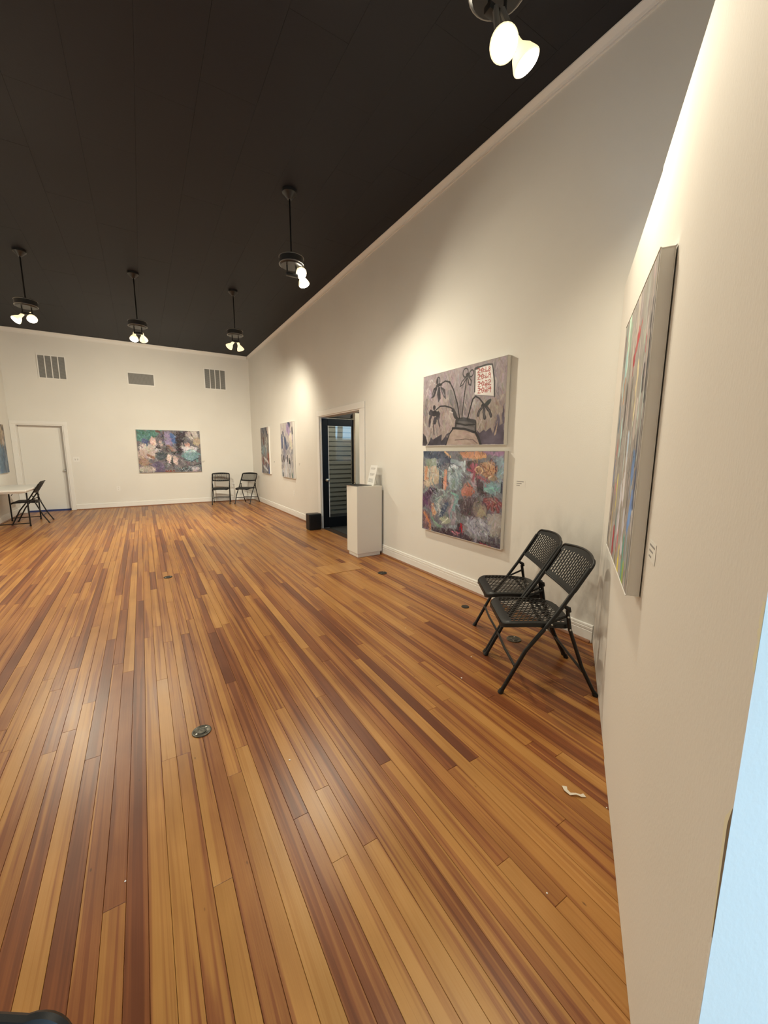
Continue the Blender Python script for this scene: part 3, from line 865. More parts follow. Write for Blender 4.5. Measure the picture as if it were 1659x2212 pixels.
for txt, y_, hh in (('2018', 308, 70), ('2019', 398, 78), ('2022', 505, 78), ('2024', 598, 82)):
    for i, ch in enumerate(txt):
        x_ = 955 + i * 52 + (y_ - 308) * .03
        p.stroke([(x_ + u * 40, y_ + v * hh + 12 - i * 9) for u, v in DIG[ch]], 8, RED, 1, .1)
    p.stroke([(960, y_ + 60), (1040, y_ + 18), (1090, y_ + 55), (1150, y_ + 5)], 6.5, RED, .9, .1)
    p.stroke([(965, y_ + 20), (1060, y_ + 62), (1130, y_ + 50)], 6.5, RED, .9, .1)
YDIR = (0, -1, 0); NR = (-1, 0, 0)
canvas((XR, 3.64, 1.497), YDIR, NR, 1.197, 0.765, 0.042, p, 'grey still life of drooping flowers in a vase with crossed-out red years')

# --- coloured flowers below
p = Painter(340, 262, [(140, 155), (1355, 165), (1290, 1640), (130, 1310)], (118, 118, 120), 4, 2.0)
T6 = [(140, 155), (1355, 165), (1290, 1640), (130, 1310)]
p.dabs(90, T6, [(140, 150, 150), (100, 100, 104), (150, 128, 122), (92, 88, 100), (130, 145, 140)], 46, 150, 70, 12, .7, 60)
A = p.poly; S = p.stroke; E_ = p.ell
A([(140, 158), (450, 165), (520, 260), (300, 275), (150, 250)], (72, 80, 94)); A([(640, 165), (1000, 165), (1100, 200), (900, 265), (760, 250), (690, 210)], (194, 140, 108))
S([(460, 170), (540, 240)], 30, (205, 165, 120)); S([(930, 255), (1070, 232)], 42, (208, 162, 120)); A([(1000, 165), (1350, 170), (1340, 245), (1120, 210)], (150, 118, 142)); S([(640, 220), (720, 250)], 30, (92, 92, 98))
A([(1180, 260), (1340, 230), (1310, 800), (1230, 760), (1240, 420)], (138, 154, 158)); S([(1150, 290), (1220, 400)], 40, (110, 70, 80), .8)
A([(160, 280), (330, 260), (360, 420), (200, 420)], (146, 158, 138)); A([(150, 380), (390, 380), (370, 640), (200, 700), (150, 650)], (190, 172, 146)); S([(190, 400), (175, 560)], 50, (202, 152, 118)); S([(300, 420), (290, 620)], 34, (200, 196, 170)); S([(240, 430), (230, 600)], 26, (140, 146, 138))
S([(365, 375), (420, 310), (520, 290), (630, 330)], 70, (82, 88, 100)); S([(560, 300), (720, 345), (745, 420)], 56, (160, 172, 174)); S([(760, 310), (750, 460)], 22, (180, 194, 188))
S([(385, 430), (395, 690)], 40, (96, 106, 112)); S([(472, 455), (456, 705)], 58, (206, 144, 114)); S([(430, 450), (424, 720)], 18, (52, 40, 46))
A([(520, 370), (620, 350), (730, 450), (640, 760), (540, 720), (500, 560)], (148, 164, 164)); S([(520, 410), (590, 370), (640, 400)], 34, (204, 210, 206)); E_((585, 440), 34, 40, (96, 102, 104)); E_((590, 640), 40, 90, (128, 146, 136), .8)
A([(780, 310), (950, 290), (990, 600), (1030, 760), (950, 800), (930, 560), (800, 420)], (88, 76, 72)); A([(830, 500), (910, 470), (928, 770), (840, 620)], (170, 154, 156)); A([(700, 745), (800, 620), (915, 765), (850, 825), (720, 835)], (176, 118, 100)); S([(800, 690), (890, 720)], 18, (150, 90, 80))
for q in ([(905, 470), (800, 430)], [(905, 470), (850, 375)], [(905, 470), (880, 350)], [(910, 470), (945, 330)], [(905, 480), (880, 600)], [(950, 540), (1060, 592)], [(1085, 540), (1060, 600)]): S(q, 34, (148, 82, 94))
E_((1095, 425), 118, 112, (168, 132, 100))
for a0 in range(0, 360, 40): S([(1120 + 20 * math.cos(math.radians(a0)), 450 + 20 * math.sin(math.radians(a0))), (1100 + 100 * math.cos(math.radians(a0 + 15)), 425 + 95 * math.sin(math.radians(a0 + 15)))], 12, (112, 76, 62) if a0 % 80 else (200, 168, 126))
E_((975, 440), 50, 46, (206, 176, 138), 1, 0, .1, .2); E_((1170, 565), 62, 42, (150, 134, 108)); S([(1120, 560), (1160, 540)], 20, (214, 196, 172)); S([(1220, 330), (1215, 500)], 20, (70, 48, 54))
A([(1050, 640), (1225, 620), (1262, 745), (1150, 805), (1040, 745)], (122, 150, 150)); S([(1060, 730), (1200, 720)], 24, (124, 176, 160)); S([(1310, 640), (1305, 780)], 24, (52, 58, 70))
A([(930, 560), (1040, 640), (1040, 800), (960, 855), (780, 845), (640, 905), (700, 1100), (880, 1155), (900, 960), (985, 870)], (78, 68, 72))
p.dabs(30, [(720, 860), (920, 860), (900, 1140), (720, 1100)], [(104, 92, 92), (62, 54, 58), (120, 106, 104), (90, 62, 66)], 12, 120, 92, 14, .8, 10)
A([(135, 790), (250, 700), (330, 720), (260, 800), (240, 900), (140, 1000)], (84, 62, 84)); S([(150, 860), (200, 940)], 40, (106, 70, 104)); S([(270, 760), (340, 720)], 22, (28, 24, 28))
for i in range(9): S([(540 - 14 * i, 740 + 10 * i), (430 - 10 * i, 830 + 18 * i), (300 + 14 * i, 900 + 30 * i)], 24, ((142, 160, 150), (118, 134, 130), (168, 166, 156))[i % 3])
S([(660, 845), (600, 980), (560, 1150)], 54, (118, 150, 146)); S([(500, 950), (400, 1110)], 66, (72, 84, 102)); S([(640, 830), (560, 780)], 30, (130, 178, 160)); S([(590, 900), (530, 1080)], 46, (160, 138, 142))
S([(285, 970), (300, 1090)], 66, (186, 140, 108)); A([(140, 1000), (240, 1100), (262, 1300), (140, 1300)], (112, 86, 88)); S([(165, 1080), (250, 1240), (242, 1345)], 44, (204, 142, 102)); S([(230, 900), (250, 1000)], 50, (120, 96, 106))
S([(275, 1150), (330, 1255), (430, 1295)], 32, (128, 160, 132)); E_((475, 1190), 92, 62, (166, 170, 146)); S([(420, 1250), (520, 1160)], 18, (204, 206, 184)); S([(540, 1290), (640, 1290)], 30, (150, 162, 164)); S([(600, 1100), (590, 1240)], 70, (138, 128, 132))
for q in ([(1190, 880), (1050, 950)], [(1190, 880), (1090, 1035)], [(1190, 880), (1180, 1065)], [(1200, 880), (1262, 1060)], [(1200, 870), (1302, 965)], [(1190, 870), (1060, 890)]): S(q, 52, (122, 70, 72)); S(q, 10, (176, 118, 110), .8)
E_((978, 1045), 104, 134, (142, 130, 120)); E_((978, 1045), 104, 134, (92, 82, 84), 1, 0, .1, .07); E_((1000, 1070), 50, 80, (166, 156, 120), .6); E_((945, 1000), 36, 60, (112, 106, 104), .7); S([(965, 870), (965, 930)], 56, (108, 100, 100)); S([(1000, 800), (1100, 790), (1180, 850)], 12, (56, 40, 46))
A([(1090, 1105), (1312, 1120), (1300, 1500), (1150, 1420)], (150, 143, 134)); E_((955, 1290), 190, 130, (160, 160, 166), .9)
p.dabs(30, [(820, 1180), (1120, 1190), (1080, 1420), (820, 1380)], [(196, 196, 198), (132, 134, 142), (172, 172, 176), (110, 108, 116)], 22, 120, 80, 15, .8, 60)
A([(260, 1290), (640, 1335), (655, 1240), (725, 1240), (745, 1385), (900, 1485), (1290, 1565), (1288, 1638), (700, 1472), (300, 1362)], (68, 54, 62)); S([(705, 1255), (725, 1370)], 28, (176, 52, 64)); S([(560, 1362), (690, 1384)], 16, (204, 124, 134)); S([(990, 1545), (1150, 1592)], 14, (196, 70, 82)); S([(920, 1400), (930, 1520)], 40, (150, 152, 156), .8)
for i, xx in enumerate(range(1120, 1292, 19)): S([(xx, 1430 + 10 * (i % 3)), (xx, 1590 + 3 * i)], 9, (66, 56, 62)); 
p.dabs(60, [(200, 300), (760, 320), (640, 1150), (250, 1050)], [(172, 188, 186), (140, 168, 162), (196, 200, 194), (108, 122, 128)], 13, 150, 60, 61, .85, 45)
p.dabs(36, [(760, 300), (1320, 300), (1290, 1200), (760, 1100)], [(150, 166, 168), (176, 160, 140), (96, 84, 88), (130, 92, 96)], 12, 120, 70, 62, .8, 60)
p.dabs(30, [(300, 1150), (1280, 1150), (1260, 1560), (300, 1330)], [(170, 172, 176), (120, 126, 128), (84, 72, 80)], 12, 110, 85, 63, .8, 40)
p.finish(1200, 14, 3.0, 42, 75, 75, 30)
p.finish(1800, 8, 2.0, 52, 75, 75, 30)
canvas((XR, 3.621, 0.537), YDIR, NR, 1.196, 0.905, 0.042, p, 'square colourful painting of mixed flowers hung below the grey still life')

# --- large canvas on the partition
p = Painter(200, 260, [(205, 500), (405, 95), (208, 2105), (92, 1805)], (150, 144, 134), 6, 2.0)
FQ = [(205, 500), (405, 95), (208, 2105), (92, 1805)]
def uvq(u0, u1, v0, v1):
    q = np.array(FQ, float)
    f_ = lambda u, v: tuple((q[0] * (1 - u) + q[1] * u) * (1 - v) + (q[3] * (1 - u) + q[2] * u) * v)
    return [f_(u0, v0), f_(u1, v0), f_(u1, v1), f_(u0, v1)]
def uv(u, v): 
    q = np.array(FQ, float)
    s_ = np.linalg.inv(p.Hm) @ np.array([u * (p.w - 1), v * (p.h - 1), 1.0]); return tuple(s_[:2] / s_[2])
def VS(u, v0, v1, wd, col, a=.95, du=0.0):
    p.stroke([uv(u, v0), uv(u + du * .4, (v0 + v1) / 2), uv(u + du, v1)], wd * (2.3 if a > .85 else 1.5), col, a, .8)
GQ = [uv(0, 0), uv(1, 0), uv(1, 1), uv(0, 1)]
r6 = np.random.RandomState(9)
for i in range(150):
    v0 = r6.rand() * .95; u0 = r6.rand()
    pal = [(182, 172, 156), (160, 172, 158), (168, 150, 140), (140, 134, 128)] if v0 < .25 else ([(118, 112, 106), (150, 136, 118), (92, 86, 84), (160, 150, 138), (170, 186, 176)] if v0 < .6 else [(176, 172, 166), (120, 124, 130), (150, 148, 142), (140, 120, 96), (190, 186, 176)])
    VS(u0, v0, min(1, v0 + .08 + .2 * r6.rand()), 4 + 8 * r6.rand(), pal[r6.randint(len(pal))], .8, r6.uniform(-.05, .05))
VS(.22, .03, .2, 26, (176, 208, 180)); VS(.3, .06, .14, 14, (120, 156, 128)); VS(.1, .02, .18, 12, (96, 122, 110)); VS(.06, .05, .16, 8, (120, 80, 78)); VS(.18, .16, .3, 22, (150, 186, 182)); VS(.55, .0, .12, 30, (186, 178, 160)); VS(.8, .02, .13, 24, (150, 150, 138))
VS(.62, .14, .22, 18, (162, 52, 56), 1, -.1); VS(.7, .12, .18, 10, (176, 60, 62), 1, -.1); VS(.88, .2, .24, 10, (160, 70, 74)); VS(.95, .12, .2, 9, (60, 56, 58)); VS(.97, .22, .4, 9, (40, 42, 46)); VS(.9, .3, .36, 14, (54, 52, 54))
VS(.2, .25, .34, 12, (176, 120, 78)); VS(.7, .26, .42, 16, (204, 188, 146)); VS(.55, .3, .45, 16, (104, 98, 92)); VS(.35, .3, .44, 18, (88, 84, 80)); VS(.78, .4, .5, 16, (176, 166, 154))
VS(.1, .36, .46, 12, (86, 118, 140)); VS(.12, .5, .56, 10, (160, 62, 70)); VS(.25, .42, .56, 16, (160, 196, 188)); VS(.06, .6, .7, 12, (84, 118, 162)); VS(.6, .5, .58, 16, (168, 188, 200)); VS(.9, .5, .58, 16, (70, 74, 84))
VS(.85, .57, .64, 20, (92, 126, 168)); VS(.9, .7, .8, 20, (104, 142, 190), 1, -.04); VS(.95, .62, .72, 10, (60, 76, 104)); VS(.6, .58, .72, 18, (206, 204, 200)); VS(.5, .7, .85, 26, (186, 184, 184)); VS(.7, .78, .9, 22, (176, 178, 180))
VS(.3, .66, .8, 10, (196, 184, 96)); VS(.22, .7, .74, 9, (190, 110, 108)); VS(.1, .72, .86, 12, (86, 66, 58)); VS(.18, .8, .9, 12, (166, 140, 92)); VS(.4, .8, .92, 12, (108, 132, 128)); VS(.03, .9, .96, 8, (54, 46, 44))
VS(.35, .88, .97, 18, (158, 34, 44)); VS(.55, .86, .92, 10, (196, 92, 98)); VS(.8, .86, .98, 18, (84, 142, 128)); VS(.65, .92, 1, 16, (214, 192, 70)); VS(.85, .95, 1, 14, (150, 170, 90)); VS(.15, .9, .96, 14, (196, 186, 170)); VS(.5, .94, 1, 10, (130, 120, 70)); VS(.95, .85, .97, 10, (120, 140, 130))
for u_, v_ in ((.6, .33), (.4, .49), (.55, .56), (.85, .57), (.7, .63), (.5, .66)): p.ell(uv(u_, v_), 2.5, 5, (20, 20, 22))
p.finish(700, 12, 3, 43, 90, 15, 26)
cv_t0, cv_t1 = 0.915, 1.722
canvas(pp(cv_t0, 0.0026, 0.965), PD, PN, cv_t1 - cv_t0, 1.05, 0.038, p, 'tall streaky abstract canvas hung on the slanting partition', 0.004, (1.2, 1.22, 1.35))

# --- wide canvas on the end wall
p = Painter(280, 210, [(143, 212), (742, 222), (760, 610), (175, 615)], (112, 106, 106), 7, 1.6)
BQ = [(143, 212), (742, 222), (760, 610), (175, 615)]
p.dabs(70, BQ, [(140, 138, 138), (90, 92, 94), (120, 112, 120), (160, 150, 142), (84, 78, 82)], 22, 70, 60, 21, .7, 70)
A = p.poly; S = p.stroke; E_ = p.ell
A([(145, 214), (390, 216), (300, 300), (205, 335), (150, 310)], (92, 132, 120)); S([(330, 225), (400, 240)], 18, (110, 70, 60)); E_((225, 318), 28, 24, (72, 82, 120)); S([(380, 240), (390, 320)], 26, (96, 88, 104)); S([(470, 260), (500, 320)], 44, (80, 106, 152)); A([(400, 225), (452, 225), (485, 385), (410, 350)], (150, 138, 160))
A([(520, 228), (605, 228), (590, 330), (565, 445), (520, 445), (508, 300)], (58, 48, 54)); S([(440, 360), (480, 400)], 26, (150, 120, 104)); S([(420, 360), (430, 410)], 10, (80, 60, 60))
E_((300, 322), 30, 46, (212, 178, 164)); E_((370, 340), 18, 30, (206, 180, 170)); E_((240, 380), 74, 36, (214, 204, 190)); E_((200, 445), 42, 46, (192, 168, 152)); E_((275, 430), 52, 56, (202, 186, 172)); E_((345, 405), 30, 18, (220, 214, 208)); E_((215, 515), 46, 40, (160, 132, 110)); S([(250, 450), (300, 470)], 20, (160, 120, 104)); E_((345, 370), 20, 16, (60, 56, 60))
E_((670, 255), 64, 44, (192, 182, 166)); S([(650, 230), (690, 300)], 10, (70, 60, 58)); E_((712, 320), 40, 42, (178, 160, 134)); E_((620, 352), 26, 22, (206, 158, 142)); E_((640, 388), 76, 26, (220, 214, 208)); E_((570, 350), 16, 22, (206, 198, 186)); E_((655, 452), 86, 54, (120, 152, 152)); S([(590, 490), (660, 510), (730, 480)], 10, (60, 74, 80)); S([(610, 420), (700, 410)], 14, (190, 206, 204))
E_((372, 450), 52, 42, (78, 84, 86)); E_((450, 482), 24, 50, (216, 194, 178), 1, 12); E_((505, 500), 26, 48, (204, 182, 168), 1, -10); E_((478, 500), 8, 40, (84, 84, 84)); S([(420, 500), (520, 550)], 10, (50, 54, 56))
for i in range(6): S([(420 + 20 * i, 530 + 8 * i), (560, 575 + 6 * i), (745, 540 + 8 * i)], 11, ((80, 88, 88), (156, 158, 156), (104, 112, 112))[i % 3])
A([(280, 520), (395, 520), (405, 608), (300, 608)], (106, 94, 114)); E_((250, 580), 80, 28, (188, 178, 162)); S([(420, 602), (490, 600)], 18, (124, 62, 46)); E_((695, 580), 40, 20, (186, 176, 176)); S([(560, 600), (660, 570)], 12, (60, 66, 66)); S([(470, 430), (540, 420)], 12, (70, 96, 92))
p.finish(2600, 11, 2.8, 44, 70, 80, 34)
canvas((-0.085, YB, 0.872), (1, 0, 0), (0, -1, 0), 1.485, 1.108, 0.04, p, 'wide blue, pink and white abstract canvas on the end wall')

# --- two tall canvases near the far corner
def tall(seed, quad, base, pals, feats):
    p = Painter(100, 150, quad, base, seed, 1.6)
    q = quad
    n = len(pals)
    for i, pal in enumerate(pals):
        f_ = lambda s, t: tuple(np.array(q[0 if t == 0 else 1], float) * (1 - s) + np.array(q[3 if t == 0 else 2], float) * s)
        qq = [f_(i / n, 0), f_(i / n, 1), f_((i + 1) / n, 1), f_((i + 1) / n, 0)]
        p.dabs(26, qq, pal, 26, 170, 88, seed * 10 + i, .85, 14)
    for pts, wd, col in feats: p.stroke(pts, wd, col)
    p.finish(260, 8, 2.6, seed, 90, 20, 24)
    return p
p = tall(31, [(305, 405), (515, 370), (565, 1595), (360, 1550)], (120, 116, 110),
         [[(76, 82, 96), (110, 112, 118), (60, 60, 70)], [(150, 142, 130), (96, 84, 78), (130, 124, 116)], [(130, 152, 152), (104, 112, 112), (180, 180, 170)], [(128, 152, 156), (150, 130, 118), (70, 66, 66)], [(120, 70, 56), (170, 160, 150), (76, 70, 72)], [(80, 70, 66), (70, 84, 120), (150, 150, 150)]],
         [([(490, 420), (500, 500)], 60, (206, 190, 172)), ([(385, 670), (395, 820)], 36, (92, 48, 46)), ([(470, 680), (460, 900)], 30, (196, 190, 170)), ([(520, 1110), (530, 1280)], 60, (138, 74, 54)), ([(390, 1220), (400, 1330)], 50, (110, 46, 44)), ([(410, 1170), (520, 1300)], 34, (206, 198, 188)), ([(400, 1390), (500, 1500)], 34, (196, 196, 192)), ([(540, 1450), (550, 1560)], 40, (72, 92, 140)), ([(510, 820), (500, 1040)], 30, (124, 108, 96))])
canvas((XR, 10.815, 0.860), YDIR, NR, 0.765, 1.19, 0.04, p, 'narrow-looking dark abstract canvas nearest the far corner')
p = tall(32, [(815, 305), (1130, 250), (1190, 1700), (885, 1640)], (190, 182, 170),
         [[(206, 196, 178), (160, 146, 160), (190, 180, 166)], [(176, 160, 176), (206, 198, 184), (150, 140, 156)], [(96, 104, 124), (130, 132, 144), (190, 184, 172)], [(120, 118, 124), (150, 148, 144), (190, 186, 178)], [(74, 72, 80), (190, 188, 182), (150, 152, 152)], [(184, 186, 182), (170, 176, 172), (200, 200, 194)]],
         [([(1020, 280), (1040, 350)], 90, (84, 88, 110)), ([(1000, 400), (1040, 520)], 120, (160, 142, 166)), ([(1120, 420), (1130, 560)], 36, (60, 60, 72)), ([(890, 540), (900, 620)], 50, (50, 60, 84)), ([(860, 640), (880, 900)], 70, (90, 98, 120)), ([(940, 700), (980, 900)], 80, (84, 92, 116)), ([(1080, 620), (1110, 900)], 90, (220, 208, 184)), ([(930, 950), (940, 1080)], 120, (134, 130, 136)), ([(870, 1110), (880, 1260)], 36, (48, 46, 54)), ([(920, 1160), (930, 1250)], 50, (56, 54, 62)), ([(1010, 1140), (1020, 1250)], 40, (50, 50, 58)), ([(1065, 1220), (1070, 1300)], 54, (52, 66, 56)), ([(910, 1560), (925, 1640)], 36, (70, 80, 80)), ([(1080, 1570), (1085, 1660)], 26, (58, 82, 66)), ([(1140, 1570), (1150, 1690)], 34, (50, 92, 84)), ([(980, 1300), (990, 1600)], 90, (196, 196, 192))])
canvas((XR, 9.045, 0.853), YDIR, NR, 0.87, 1.212, 0.04, p, 'pale lilac and grey abstract canvas left of the black door')

# --- canvas cut by the left edge of the picture
p = tall(33, [(0, 0), (300, 0), (300, 300), (0, 300)], (120, 112, 100),
         [[(150, 128, 96), (110, 96, 84), (176, 160, 130)], [(120, 104, 90), (170, 150, 120), (90, 84, 84)], [(176, 160, 140), (130, 116, 104), (96, 120, 130)], [(90, 116, 132), (110, 130, 140), (70, 84, 100)], [(96, 124, 140), (80, 100, 116), (130, 144, 150)]], [])
canvas((XL, 10.2, 0.972), (0, 1, 0), (1, 0, 0), 1.148, 1.003, 0.035, p, 'abstract canvas above the folding table, cut by the left edge')

# ---------------------------------------------------------------- folding chairs
def grid_panel(us, vs, fn, hole, thick, name, m, parent, taper=None):
    """sheet with real openings: us, vs cell borders; fn(u, v) -> (point, normal)"""
    nu, nv = len(us), len(vs)
    top, bot = [], []
    for v in vs:
        for u in us:
            P, N = fn(u, v)
            top.append(P + N * thick / 2); bot.append(P - N * thick / 2)
    n = nu * nv
    fs = []
    solid = lambda i, j: 0 <= i < nu - 1 and 0 <= j < nv - 1 and not hole(i, j)
    for j in range(nv - 1):
        for i in range(nu - 1):
            if not solid(i, j): continue
            a, b, c_, d = j * nu + i, j * nu + i + 1, (j + 1) * nu + i + 1, (j + 1) * nu + i
            fs.append((a, b, c_, d)); fs.append((n + d, n + c_, n + b, n + a))
            for (ii, jj, e0, e1) in ((i, j - 1, a, b), (i + 1, j, b, c_), (i, j + 1, c_, d), (i - 1, j, d, a)):
                if not solid(ii, jj): fs.append((e1, e0, n + e0, n + e1))
    mb = MB().add([tuple(v) for v in top + bot], fs)
    used = sorted({i for f in mb.f for i in f})
    mp = {k: i for i, k in enumerate(used)}
    mb.v = [mb.v[k] for k in used]; mb.f = [tuple(mp[k] for k in f) for f in mb.f]
    o = mb.build(name, m, parent, fixn=False)
    return o
FY = 0.277                                  # local y of the front feet
def sz(s, z, x): return Vector((x, FY - s, z))
def make_chair():
    root = thing('folding_chair', (0, 0, 0), '', 'chair', 'black mesh folding chairs')
    hx = 0.222
    kids = []
    for sx in (-1, 1):
        x = sx * hx
        # long front leg, which runs on up to the backrest
        pts = [sz(0.004, 0.012, x), sz(0.132, 0.276, x), sz(0.20, 0.37, x), sz(0.241, 0.425, x), sz(0.323, 0.549, x), sz(0.463, 0.785, x)]
        leg = MB().tube(pts, 0.0118, 10).build('leg', M_BLACK, root, True); kids.append(leg)
        sub = [MB().tube([sz(-0.004, 0.0, x), sz(0.008, 0.022, x)], [0.0165, 0.0145], 10).build('foot_cap', M_BLKPLASTIC, leg, True)]
        for s_, z_ in ((0.241, 0.413), (0.269, 0.446)):
            sub.append(MB().lathe([(0.0, 0.0165), (0.004, 0.016), (0.006, 0.0135), (0.006, 0.0)], align((sx, 0, 0), sz(s_, z_, x)), 10).build('rivet', M_RIVET, leg, True))
        KIDS[leg.name] = sub
        # rear leg
        xi = sx * (hx - 0.004)
        leg = MB().tube([sz(0.550, 0.012, xi), sz(0.463, 0.18, xi), sz(0.377, 0.415, xi), sz(0.356, 0.53, xi)], 0.0112, 10).build('leg', M_BLACK, root, True); kids.append(leg)
        sub = [MB().tube([sz(0.557, 0.0, xi), sz(0.546, 0.022, xi)], [0.0165, 0.0145], 10).build('foot_cap', M_BLKPLASTIC, leg, True)]
        for s_, z_ in ((0.377, 0.415), (0.361, 0.492)):
            sub.append(MB().lathe([(0.0, 0.0155), (0.004, 0.015), (0.006, 0.0125), (0.006, 0.0)], align((sx, 0, 0), sz(s_, z_, xi)), 10).build('rivet', M_RIVET, leg, True))
        KIDS[leg.name] = sub
        # link and top bracket
        kids.append(MB().tube([sz(0.266, 0.446, sx * (hx - 0.014)), sz(0.361, 0.494, sx * (hx - 0.014))], 0.0075, 8).tube([sz(0.335, 0.556, x), sz(0.362, 0.540, xi), sz(0.366, 0.522, xi)], [0.010, 0.014, 0.013], 8).build('hinge_link', M_BLACK, root, True))
    kids.append(MB().tube([sz(0.075, 0.175, -hx), sz(0.068, 0.175, 0), sz(0.075, 0.175, hx)], 0.0085, 8).build('crossbar', M_BLACK, root, True))
    kids.append(MB().tube([sz(0.468, 0.158, -hx), sz(0.468, 0.158, hx)], 0.0085, 8).build('crossbar', M_BLACK, root, True))
    kids.append(MB().tube([sz(0.30, 0.423, -hx + .01), sz(0.30, 0.423, hx - .01)], 0.0075, 8).build('seat_rail', M_BLACK, root, True))
    # seat: moulded sheet with rows of slots
    def edges(n_slot, margin, lo, hi, frac=0.5):
        e = [lo, lo + margin * .35, lo + margin]
        step = (hi - lo - 2 * margin) / n_slot
        for i in range(n_slot):
            a = lo + margin + i * step
            e += [a + step * frac, a + step]
        e += [hi - margin * .35, hi]
        return e
    su = edges(14, 0.10, -1, 1, 0.66)          # across
    nrow = 48
    sv = [0, .003, .010, .020, .035, .052, .070, .09] + list(np.linspace(.11, .91, nrow + 1)) + [.93, .95, .968, .982, .992, .998, 1.0]
    def seat_fn(u, v):
        # v: 0 front .. 1 rear
        s_ = 0.0 + 0.408 * v
        half = 0.212 - 0.010 * v
        rc = 0.075
        dv = min(v, 1 - v) * 0.408
        if dv < rc: half -= rc - math.sqrt(max(0, rc * rc - (rc - dv) ** 2))
        dish = -0.012 * (1 - u * u) * math.sin(PI * min(1, v * 1.05))
        lip = -0.020 * max(0, (0.16 - v) / 0.16) ** 2 + 0.010 * math.sin(PI * v) - 0.004 * v
        side = -0.010 * max(0, (abs(u) - 0.86) / 0.14) ** 2
        return Vector((u * half, FY - s_, 0.442 + dish + lip + side)), Vector((0, 0, 1))
    def seat_hole(i, j):
        j -= 4
        if i < 2 or i >= 2 + 28 or j < 4 or j >= 4 + nrow: return False
        k = (i - 2)
        if k % 2 == 1: return False
        ph = 2 if (k // 2) % 2 else 0
        return ((j - 4 + ph) % 4) != 3 and (j - 4) < nrow - 1 + 0 and j > 4
    kids.append(grid_panel(su, sv, seat_fn, seat_hole, 0.004, 'seat', M_BLKPLASTIC, root))
    # turned-down rim of the seat
    ring = []
    cs_ = [(1 - math.cos(PI * k / 30)) / 2 for k in range(31)]
    outline = [(-1, v) for v in cs_] + [(u, 1.0) for u in np.linspace(-1, 1, 9)[1:]] + [(1, v) for v in cs_[::-1][1:]] + [(u, 0.0) for u in np.linspace(1, -1, 9)[1:-1]]
    rim = MB(); P0 = [seat_fn(u, v)[0] for u, v in outline]
    nn = len(P0); C0 = Vector((0, FY - 0.2, 0.44))
    vs_ = []
    for P in P0:
        out = (P - C0); out.z = 0; out.normalize()
        vs_ += [P + out * 0.004 + Vector((0, 0, 0.0035)), P + out * 0.006 + Vector((0, 0, -0.020)), P - out * 0.004 + Vector((0, 0, -0.021)), P - out * 0.004 + Vector((0, 0, -0.002))]
    fs_ = []
    for i in range(nn):
        a, b = i * 4, ((i + 1) % nn) * 4
        for k in range(4): fs_.append((a + k, a + (k + 1) % 4, b + (k + 1) % 4, b + k))
    kids.append(rim.add(vs_, fs_).build('seat_rim', M_BLKPLASTIC, root, True))
    # backrest: curved panel with staggered vertical slots
    bu = edges(16, 0.085, -1, 1, 0.64)
    nr2 = 28
    bv = [0, .004, .012, .025, .04, .06, .078, .09] + list(np.linspace(.10, .84, nr2 + 1)) + [.87, .90, .93, .955, .975, .989, .997, 1.0]
    def back_fn(u, v):
        half = 0.228
        rc = 0.042
        dv = min(v, 1 - v) * 0.235
        if dv < rc: half -= (rc - math.sqrt(max(0, rc * rc - (rc - dv) ** 2))) * (1.0 if v > .5 else .7)
        bow = 1 - u * u
        vv = v * 0.235 + (0.012 * bow * v - 0.016 * bow * (1 - v))
        s_ = 0.372 + vv * 0.50 + 0.030 * bow
        z_ = 0.622 + vv * 0.87
        return Vector((u * half, FY - s_, z_)), Vector((0, 0.87, 0.5))
    def back_hole(i, j):
        if i < 2 or i >= 2 + 32 or j - 4 <= 4 or j - 4 >= 4 + nr2: return False
        k = i - 2
        if k % 2 == 1: return False
        ph = 2 if (k // 2) % 2 else 0
        return ((j + ph) % 4) != 3
    kids.append(grid_panel(bu, bv, back_fn, back_hole, 0.0045, 'backrest', M_BLKPLASTIC, root))
    outline = [(-1, v) for v in cs_] + [(u, 1.0) for u in np.linspace(-1, 1, 13)[1:]] + [(1, v) for v in cs_[::-1][1:]] + [(u, 0.0) for u in np.linspace(1, -1, 13)[1:-1]]
    pts = [back_fn(u, v)[0] for u, v in outline]
    pts.append(pts[0])
    kids.append(MB().tube(pts, 0.0075, 8, cap=False).build('backrest_rim', M_BLKPLASTIC, root, True))
    KIDS[root.name] = kids
    return root
chair0 = make_chair()
def place_chair(first, fx_, fy_, face, label):
    """centre of footprint on the floor, heading (radians) the sitter looks to"""
    o = chair0 if first else copy_tree(chair0)
    o.location = (fx_, fy_, 0.0)
    o.rotation_euler = (0, 0, face - PI / 2)
    o['label'] = label
    return o
aF = math.atan2(0.575, -0.818)
P0, P1 = Vector((1.726, 1.460, 0)), Vector((2.179, 1.142, 0))
side = Vector((0.575, 0.818, 0))
ca = (P0 + P1) / 2 + side * 0.222
place_chair(True, ca.x, ca.y, aF, 'nearest black mesh folding chair beside the slanting partition')
cb = ca + side * 0.478
place_chair(False, cb.x, cb.y, aF, 'black mesh folding chair behind the nearest one, against the wall of paintings')
place_chair(False, 1.80, 11.53, math.atan2(-0.97, -0.22), 'black folding chair under the right end of the wide canvas, left of the far pair')
place_chair(False, 2.43, 11.26, math.atan2(-0.70, -0.62), 'black folding chair turned in the far corner, right of the far pair')
place_chair(False, -1.965, 10.33, PI, 'black folding chair pushed up to the white table')
place_chair(False, -0.376, 0.3045, math.atan2(-0.98, -0.19), 'black folding chair cut off at the bottom left corner, only its backrest top showing')

